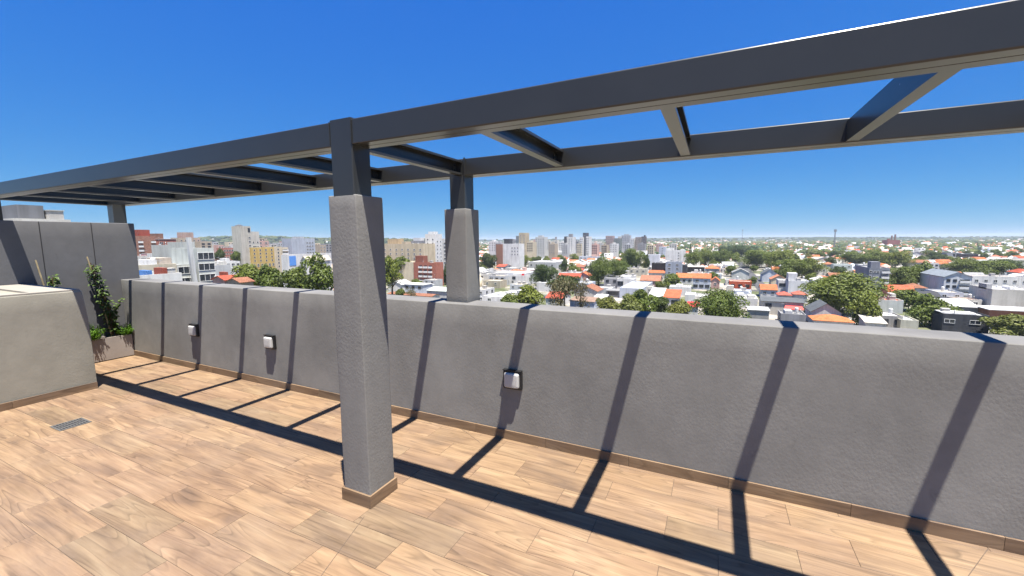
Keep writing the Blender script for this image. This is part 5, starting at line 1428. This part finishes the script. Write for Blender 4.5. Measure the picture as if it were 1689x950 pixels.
T('the left tree behind the white gabled apartments', 'broad leafy tree behind the white gabled apartments', 1566, 1612, 426, 452, 'leaf')
T('the right tree behind the white gabled apartments', 'broad leafy tree right of the one behind the white gabled apartments', 1600, 1658, 430, 454, 'leaf')
T('the far right tree', 'leafy tree behind the long white hall at right', 1640, 1684, 428, 446, 'leaf_dark')
T('the dark tree by the dark building', 'dark tree left of the grey box building', 1526, 1552, 414, 432, 'leaf_dark')
T('the small olive yard tree', 'small olive bush in the yard right of the white blank-walled house', 1484, 1510, 528, 548, 'leaf_olive', d=140)

# ================================================================== FILL: the rest of the town
def overlap(a, b, m=0.0):
    return a[0] < b[1] + m and a[1] > b[0] - m and a[2] < b[3] + m and a[3] > b[2] - m
FOOT = [k[6] for k in KEYS]
PX = np.array([[k[0], k[1], k[2], k[3], k[4]] for k in KEYS])
FA = np.array(FOOT)
cells = []
cx, cy = 10.6, 15.0
for i in range(-165, 120):
    for j in range(2, 125):
        x = i * cx + nrng.uniform(-1.5, 1.5); y = j * cy + nrng.uniform(-2, 2)
        sx = (x - SX0) % ST; sy = (y - SY0) % ST
        if min(sx, ST - sx) < 8.5 or min(sy, ST - sy) < 10:
            kind = 'street'
        else:
            kind = 'lot'
        p = project((x, y, ZG + 4))
        if p[2] < 60 or p[2] > 1700 or p[0] < 205 or p[0] > 1740:
            continue
        if p[1] > parapet_px(p[0]) + 2:
            continue
        cells.append((p[2], x, y, kind, p[0], p[1]))
cells.sort()
house_cells, tree_cells = [], []
def free(x, y, w, dp, h, dep, margin=0.6, cover=True):
    fp = (x - w / 2, x + w / 2, y, y + dp)
    hit = (fp[0] < FA[:, 1] + margin) & (fp[1] > FA[:, 0] - margin) & (fp[2] < FA[:, 3] + margin) & (fp[3] > FA[:, 2] - margin)
    if hit.any():
        return False
    if cover:
        pts = [project((x + sx * w / 2, y + sy, ZG + sz)) for sx in (-1, 1) for sy in (0, dp) for sz in (0, h)]
        a, b, c, d_ = min(q[0] for q in pts), max(q[0] for q in pts), min(q[1] for q in pts), max(q[1] for q in pts)
        # keep surveyed things in view: nothing nearer may cover more than the foot of them
        ov = (a < PX[:, 1] - 1) & (b > PX[:, 0] + 1) & (c < PX[:, 3] - (PX[:, 3] - PX[:, 2]) * 0.35) & (d_ > PX[:, 2]) & (dep < PX[:, 4] - 2)
        if ov.any():
            return False
    return True
WALLS = [WHITE, OFFW, LGREY, CREAM, LBLUE, PINK, GREY, (0.74, 0.72, 0.66), (0.72, 0.73, 0.76)]
NUMS = ['', 'first', 'second', 'third', 'fourth', 'fifth', 'sixth', 'seventh', 'eighth', 'ninth', 'tenth']
WNAME = ['white', 'off-white', 'light grey', 'cream', 'bluish white', 'pinkish', 'grey', 'pale', 'whitish']
fill = []
for dep, x, y, kind, px, py in cells:
    u = nrng.rand()
    if kind == 'street':
        if u < (0.10 if dep < 620 else 0.2):
            fill.append(('t', dep, x, y, px, py))
        continue
    green = mnoise.noise(Vector((x * 0.006, y * 0.006, 3.0)))
    # more green to the right and far away, more built-up to the left
    tp = 0.13 + 0.26 * max(0, green) + 0.12 * min(1, dep / 900) + (0.05 if px > 1150 else 0.0) - (0.08 if px < 700 else 0)
    if 170 < dep < 620 and px > 780:
        tp -= 0.10
    if u < tp:
        fill.append(('t', dep, x, y, px, py))
    elif u < 0.975:
        fill.append(('h', dep, x, y, px, py))
NH_MAX, NT_MAX = 190, 200
nh = nt_ = 0
far_h, far_t = [], []
def nearest_key(px, py):
    c = np.stack([(PX[:NKEY, 0] + PX[:NKEY, 1]) / 2, (PX[:NKEY, 2] + np.minimum(PX[:NKEY, 3], parapet_px(PX[:NKEY, 0]))) / 2], 1)
    dd = (c[:, 0] - px) ** 2 + ((c[:, 1] - py) * 1.6) ** 2
    k = int(dd.argmin())
    dx, dy = px - c[k, 0], py - c[k, 1]
    rel = ('just right of' if dx > 0 else 'just left of') if abs(dx) > abs(dy) * 1.2 else ('beyond' if dy < 0 else 'in front of')
    return rel, KEYS[k][5]
NKEY = len(KEYS)
def fill_spec(rr):
    wi = int(rr.choice(len(WALLS), p=[.3, .14, .12, .08, .1, .06, .06, .08, .06]))
    u = rr.rand()
    if u < 0.50:
        kind, roof, rn = 'flat', [R_WH, R_GR, R_CR, (0.72, 0.72, 0.71), (0.42, 0.30, 0.24)][int(rr.choice(5, p=[.34, .16, .18, .22, .10]))], 'flat-roofed'
    elif u < 0.86:
        kind, roof, rn = ('gable' if rr.rand() < 0.6 else 'hip'), [R_OR, R_RED, R_BR, (0.55, 0.22, 0.12)][int(rr.randint(4))], 'tile-roofed'
    else:
        kind, roof, rn = 'gable', [R_GR, R_WH, R_SL][int(rr.randint(3))], 'grey-gabled'
    w = rr.uniform(7.0, 10.4); dp = rr.uniform(8, 13.5)
    h = 3.6 if rr.rand() < 0.55 else rr.uniform(5.2, 6.6)
    if rr.rand() < 0.03:
        h = rr.uniform(8, 13)
    return wi, kind, roof, rn, w, dp, h, ('x' if rr.rand() < 0.5 else 'y')
for ty, dep, x, y, px, py in fill:
    if ty == 'h':
        rr = np.random.RandomState(abs(int(x * 13.7 + y * 7.3)) % 100000)
        wi, kind, roof, rn, w, dp, h, ridge = fill_spec(rr)
        if not free(x, y - dp / 2, w, dp, h + (2 if kind != 'flat' else 0), dep, cover=dep < 420):
            continue
        hid = px < 236 or 548 < px < 632 or 741 < px < 793
        if nh < NH_MAX and dep < 600 and not hid:
            rel, short = nearest_key(px, py)
            size = 'low' if h < 4.5 else ('two-storey' if h < 7 else 'tall')
            root = tag(empty('house', (x, y - dp / 2, ZG)), f'{size} {WNAME[wi]} {rn} house {rel} {short}', 'house', 'ordinary houses filling the blocks')
            house_parts(root, w, dp, h, kind, WALLS[wi], roof, rr.uniform(1.5, 2.4), ridge, tiled=rn.startswith('tile'))
            nwin = 2 + int(w > 9)
            place_windows(root, 'S', -w / 2, w / 2, -0.02, h, (2 if h > 5 else 1, nwin, 1.3, 1.15, 1.6, 2.9, 'dark' if rr.rand() < .5 else 'plain'))
            sf = 'E' if px < 1180 else 'W'
            if rr.rand() < 0.5:
                place_windows(root, sf, 0, dp, (w / 2 + 0.02) * (1 if sf == 'E' else -1), h, (1, 2, 1.1, 1.1, 1.6, 2.9, 'dark'))
            if rr.rand() < 0.55 and h > 4.5:      # a lower annex in front
                aw = w * rr.uniform(.35, .6); ax = -w / 2 + (w - aw) * rr.randint(2)
                m_ = MB(); m_.box(ax, ax + aw, -rr.uniform(2, 3.5), -0.05, -0.5, rr.uniform(2.7, 3.3)); m_.build('annex', wall_mat(WALLS[int(rr.randint(5))]), root)
            if kind == 'flat':
                clutter(root, w, dp, h - 0.45, int(x * 3 + y), int(rr.randint(1, 4)))
            if kind == 'flat' and rr.rand() < 0.55:
                link('water_tank', tank_mesh(), root, (w * rr.uniform(-.3, .3), dp * 0.6, h + 0.25))
            if kind == 'flat' and rr.rand() < 0.4:
                m_ = MB(); a = rr.uniform(-.4, .1) * w; m_.box(a, a + w * 0.3, dp * .3, dp * .65, h - .6, h + rr.uniform(.8, 2.2)); m_.build('roof_hut', wall_mat(WALLS[wi]), root)
            if kind != 'flat' and rr.rand() < 0.4:
                m_ = MB(); m_.box(-0.3, 0.3, -0.3, 0.3, 0, 2.0); m_.build('chimney', wall_mat(OFFW), root, (w * 0.28, dp * 0.6, h))
            nh += 1
        else:
            far_h.append((x, y - dp / 2, w, dp, h, kind, WALLS[wi], roof, ridge))
    else:
        rr = np.random.RandomState(abs(int(x * 5.1 + y * 11.9)) % 100000)
        w = rr.uniform(5, 9.5) * (1.0 if dep < 300 else 1.15); h = w * rr.uniform(0.75, 1.05) + 1.5
        h = min(h, 11)
        if not free(x, y, w * 0.8, w * 0.8, h, dep, 0.0, cover=dep < 420):
            continue
        hid = px < 236 or 548 < px < 632 or 741 < px < 793
        if nt_ < NT_MAX and dep < 620 and not hid:
            rel, short = nearest_key(px, py)
            tone = ['leaf', 'leaf', 'leaf', 'leaf_dark', 'leaf_olive'][int(rr.randint(5))]
            tn = {'leaf': 'leafy green', 'leaf_dark': 'dark green', 'leaf_olive': 'olive-green'}[tone]
            tree_at(x, y, w, ZG + h, ZG + h * 0.22, tone, f'{"small" if w < 7 else "medium"} {tn} tree {rel} {short}', 'ordinary trees between the houses')
            nt_ += 1
        else:
            far_t.append((x, y, w, h))
same = {}
for o in COL.objects:
    if o.get('group', '').startswith('ordinary'):
        same.setdefault(o['label'], []).append(o)
for lab, os_ in same.items():
    if len(os_) > 1 and len(os_) <= 10:
        os_.sort(key=lambda o: project(o.location)[0])
        for k, o in enumerate(os_):
            o['label'] = lab.replace('just ', '') + f', {NUMS[k + 1]} from left'
for o in COL.objects:
    if 'label' in o and len(o['label'].split()) > 16:
        t_ = o['label']
        for wd_ in ('medium ', 'small ', 'two-storey ', 'low ', 'leafy ', 'flat-roofed '):
            if len(t_.split()) > 16:
                t_ = t_.replace(wd_, '', 1)
        o['label'] = t_
print('fill', nh, nt_, 'far', len(far_h), len(far_t))

# ---- beyond the houses one can pick out: rooftops and tree crowns as masses
def colour_mesh(name, v, f_idx, f_cnt, cols, mat, smooth=False):
    me = bpy.data.meshes.new(name)
    me.vertices.add(len(v)); me.vertices.foreach_set('co', np.asarray(v, dtype=np.float32).ravel())
    nl = len(f_idx)
    me.loops.add(nl); me.loops.foreach_set('vertex_index', np.asarray(f_idx, dtype=np.int32))
    nf = len(f_cnt)
    st = np.concatenate([[0], np.cumsum(f_cnt)[:-1]])
    me.polygons.add(nf); me.polygons.foreach_set('loop_start', st.astype(np.int32)); me.polygons.foreach_set('loop_total', np.asarray(f_cnt, dtype=np.int32))
    me.update(calc_edges=True)
    ca = me.color_attributes.new('tone', 'FLOAT_COLOR', 'CORNER')
    c4 = np.ones((nl, 4), dtype=np.float32); c4[:, :3] = np.repeat(np.asarray(cols, dtype=np.float32), f_cnt, axis=0)
    ca.data.foreach_set('color', c4.ravel())
    me.materials.append(mat)
    return me
def tone_mat(name, rough=0.9):
    m, t, b, o = new_mat(name)
    a = N(t, 'ShaderNodeVertexColor'); a.layer_name = 'tone'
    t.links.new(a.outputs[0], b.inputs['Base Color'])
    b.inputs['Roughness'].default_value = rough; b.inputs['Specular IOR Level'].default_value = 0.15
    return m
for k in range(9000):      # the town thins out into trees towards the hills
    dep = 1500 * (4.6 ** nrng.rand()); px = nrng.uniform(120, 1760)
    P = on_plane(px, 475, 2, ZG) if False else None
    q = ray(px, 394.87 - (px - 844) * 0.00726)
    q = Vector((q.x, q.y, 0)).normalized()
    dirw = FWD.copy(); dirw.z = 0; dirw.normalize()
    pt = CAM + q * (dep / max(0.3, q.dot(dirw)))
    if nrng.rand() < 0.46:
        far_h.append((pt.x, pt.y, nrng.uniform(10, 26), nrng.uniform(10, 22), nrng.uniform(4, 8), 'flat' if nrng.rand() < .7 else 'gable', WALLS[nrng.randint(len(WALLS))], [R_WH, R_OR, R_BR, R_GR][nrng.randint(4)], 'x'))
    else:
        far_t.append((pt.x, pt.y, nrng.uniform(9, 20) * (1 + dep / 6000), nrng.uniform(7, 12)))
v, fi, fc, cl = [], [], [], []
def q4(a, b, c, d, col):
    fi.extend((a, b, c, d)); fc.append(4); cl.append(col)
HILL = []
for k in range(900):
    px = nrng.uniform(330, 700) if k % 3 else nrng.uniform(800, 1740)
    crest = float(np.interp(px, [330, 350, 420, 470, 520, 620, 700, 800, 1740], [394, 392.5, 391.5, 393, 395, 396, 396.5, 396, 391]))
    d_ = 2300 if k % 3 else 3600
    P = at_depth(px, crest, d_); q = Vector((P.x, P.y - CAM.y, 0)).normalized()
    s = -nrng.uniform(0.0, 1.0) ** 1.5 * 0.9
    f = np.interp(s, [-1, -.55, -.2, 0], [0, .45, .88, 1.0])
    z = ZG + max(0.0, P.z - ZG) * f
    HILL.append((P.x + q.x * s * 500, P.y + q.y * s * 500, z))
for (x, y, z) in HILL[::5]:
    far_h.append((x, y, nrng.uniform(9, 18), 12, nrng.uniform(4, 9), 'flat' if nrng.rand() < .6 else 'gable', WALLS[nrng.randint(len(WALLS))], [R_WH, R_OR, R_BR, R_GR][nrng.randint(4)], 'x', z))
for (x, y, w, dp, h, kind, wc, rc, ridge, *zz) in far_h:
    wc = tuple(q * 0.78 for q in wc); rc = tuple(q * 0.66 for q in rc)
    o_ = len(v)
    zq = zz[0] if zz else ZG
    x0, x1, y0, y1, z0, z1 = x - w / 2, x + w / 2, y, y + dp, zq - 4 * bool(zz), zq + h
    v.extend([(x0, y0, z0), (x1, y0, z0), (x1, y1, z0), (x0, y1, z0), (x0, y0, z1), (x1, y0, z1), (x1, y1, z1), (x0, y1, z1)])
    for a, b in ((0, 1), (1, 2), (2, 3), (3, 0)):
        q4(o_ + a, o_ + b, o_ + b + 4, o_ + a + 4, wc)
    # window openings as shallow boxes proud of the front and lit side
    if (x * x + y * y) < 900 ** 2:
        for s in range(2):
            k0 = len(v); u0 = x0 + w * (0.15 + 0.45 * s); u1 = u0 + w * 0.2; za, zb_ = z1 - 2.2, z1 - 1.0
            v.extend([(u0, y0 - .06, za), (u1, y0 - .06, za), (u1, y0 - .06, zb_), (u0, y0 - .06, zb_)])
            q4(k0, k0 + 1, k0 + 2, k0 + 3, (0.05, 0.055, 0.06))
    if kind == 'flat':
        q4(o_ + 4, o_ + 5, o_ + 6, o_ + 7, rc)
    else:
        k0 = len(v); rh = 2.0
        if ridge == 'x':
            c = (y0 + y1) / 2
            v.extend([(x0 - .3, c, z1 + rh), (x1 + .3, c, z1 + rh)])
            q4(o_ + 4, o_ + 5, k0 + 1, k0, rc); q4(o_ + 6, o_ + 7, k0, k0 + 1, rc)
            fi.extend((o_ + 7, o_ + 4, k0)); fc.append(3); cl.append(wc); fi.extend((o_ + 5, o_ + 6, k0 + 1)); fc.append(3); cl.append(wc)
        else:
            c = (x0 + x1) / 2
            v.extend([(c, y0 - .3, z1 + rh), (c, y1 + .3, z1 + rh)])
            q4(o_ + 5, o_ + 6, k0 + 1, k0, rc); q4(o_ + 7, o_ + 4, k0, k0 + 1, rc)
            fi.extend((o_ + 4, o_ + 5, k0)); fc.append(3); cl.append(wc); fi.extend((o_ + 6, o_ + 7, k0 + 1)); fc.append(3); cl.append(wc)
stuff(link('distant_houses', colour_mesh('distant_houses', v, fi, fc, cl, tone_mat('far_house_paint'))), 'mass of small distant rooftops spreading to the horizon', 'houses')

bm = bmesh.new(); bmesh.ops.create_icosphere(bm, subdivisions=2, radius=1.0)
ib = np.array([v_.co[:] for v_ in bm.verts]); it = np.array([[q.index for q in f.verts] for f in bm.faces]); bm.free()
nt0, nv0 = len(it), len(ib)
def blob_mesh(name, items, seed, mat):
    rs = np.random.RandomState(seed)
    n = len(items)
    V = np.empty((n, nv0, 3), dtype=np.float32); C = np.empty((n, nt0, 3), dtype=np.float32)
    for k, (x, y, w, h, *zz) in enumerate(items):
        ph = rs.uniform(0, 6.28, 6)
        disp = 1 + 0.22 * np.sin(ib[:, 0] * 4.1 + ph[0]) * np.sin(ib[:, 1] * 4.7 + ph[1]) + 0.18 * np.sin(ib[:, 2] * 6.3 + ph[2] + ib[:, 0] * 5) + rs.uniform(-0.17, 0.17, nv0)
        p = ib * disp[:, None]
        V[k] = p * (w / 2, w / 2, h * 0.5) + (x, y, (zz[0] if zz else ZG) + h * 0.52)
        g = rs.uniform(0.7, 1.25)
        base = np.array([0.055, 0.072, 0.028]) * g + np.array([0.03, 0.02, 0.0]) * rs.rand()
        if rs.rand() < 0.3:
            base = np.array([0.030, 0.055, 0.022]) * g
        C[k] = base * rs.uniform(0.6, 1.4, (nt0, 1))
    idx = (it[None] + (np.arange(n) * nv0)[:, None, None]).reshape(-1)
    return colour_mesh(name, V.reshape(-1, 3), idx, np.full(n * nt0, 3), C.reshape(-1, 3), mat)
far_t.extend((x, y, nrng.uniform(14, 30), nrng.uniform(8, 13), z) for (x, y, z) in HILL)
far_t.sort(key=lambda t: t[0] ** 2 + t[1] ** 2)
TM = tone_mat('far_foliage', 0.85)
near_mass = [t for t in far_t if t[0] ** 2 + t[1] ** 2 < 1000 ** 2]
stuff(link('distant_trees', blob_mesh('distant_trees', far_t, 3, TM)), 'mass of distant green tree crowns between the far rooftops', 'trees')

# wooded hills on the horizon -------------------------------------------
def hill_mat():
    m, t, b, o = new_mat('wooded_hills')
    L = t.links.new
    g = N(t, 'ShaderNodeNewGeometry')
    n1 = N(t, 'ShaderNodeTexNoise', Scale=0.012, Detail=6.0, Roughness=0.75)
    L(g.outputs['Position'], n1.inputs['Vector'])
    r = ramp(t, n1.outputs[0], [(0.35, (0.016, 0.026, 0.012)), (0.55, (0.035, 0.048, 0.020)), (0.68, (0.07, 0.075, 0.045))])
    L(r.outputs[0], b.inputs['Base Color']); b.inputs['Roughness'].default_value = 1.0; b.inputs['Specular IOR Level'].default_value = 0.0
    return m
HM = hill_mat()
def ridge(pts, d, thick, name='hills'):
    """pts: (px, py of the crest) seen from the terrace at depth d"""
    xs = np.arange(pts[0][0], pts[-1][0] + 1, 3.0)
    ys = np.interp(xs, [p[0] for p in pts], [p[1] for p in pts])
    vs, fs = [], []
    for i, (a, b) in enumerate(zip(xs, ys)):
        b += 0.55 * mnoise.noise(Vector((a * 0.35, d, 0))) + 0.5 * mnoise.noise(Vector((a * 0.09, d, 4)))
        P = at_depth(a, b, d); q = Vector((P.x - CAM.x, P.y - CAM.y, 0)).normalized()
        zt = max(P.z, ZG + 3)
        prof = [(-thick, ZG - 1), (-thick * .55, ZG + (zt - ZG) * .45), (-thick * .2, ZG + (zt - ZG) * .88), (0, zt), (thick * .4, ZG + (zt - ZG) * .8), (thick, ZG - 1)]
        for s, z in prof:
            vs.append((P.x + q.x * s, P.y + q.y * s, z + (0 if z < ZG else 2.5 * mnoise.noise(Vector((a * 0.5, s, 9))))))
        if i:
            for k in range(5):
                o_ = i * 6 + k
                fs.append((o_ - 6, o_ - 5, o_ + 1, o_))
    m_ = MB(); m_.add(vs, fs)
    return structure(m_.build(name, HM))
ridge([(100, 398), (300, 396), (350, 392.5), (420, 391.5), (470, 393), (520, 395), (620, 396), (700, 396.5)], 2300, 500)
ridge([(560, 396.5), (760, 395), (860, 395.5), (1000, 394), (1060, 393.0), (1120, 391.5), (1200, 391.8), (1280, 391.2), (1330, 391), (1480, 391), (1560, 391.2), (1620, 390), (1689, 389.6), (1800, 389.5)], 6000, 900)
ridge([(1325, 392.5), (1345, 390.6), (1390, 391.2), (1420, 392.5), (1470, 392), (1560, 391.8), (1600, 391.6), (1689, 390.6), (1800, 390)], 3600, 500)

# ================================================================== HAZE
HAZE_DENSITY = 1.0e-4
mb = MB(); mb.box(-14500, 14500, -14500, 14500, ZG - 1.5, 46.0)
hz = mb.build('haze', [])
hz['kind'] = 'stuff'; hz['label'] = 'thin pale summer haze softening the far town'; hz['category'] = 'haze'
hm = bpy.data.materials.new('haze'); hm.use_nodes = True
hm.node_tree.nodes.clear()
ho = hm.node_tree.nodes.new('ShaderNodeOutputMaterial')
pv = hm.node_tree.nodes.new('ShaderNodeVolumePrincipled')
pv.inputs['Color'].default_value = (0.80, 0.90, 1.0, 1)
pv.inputs['Density'].default_value = HAZE_DENSITY
pv.inputs['Anisotropy'].default_value = 0.2
hm.node_tree.links.new(pv.outputs[0], ho.inputs['Volume'])
hz.data.materials.append(hm)
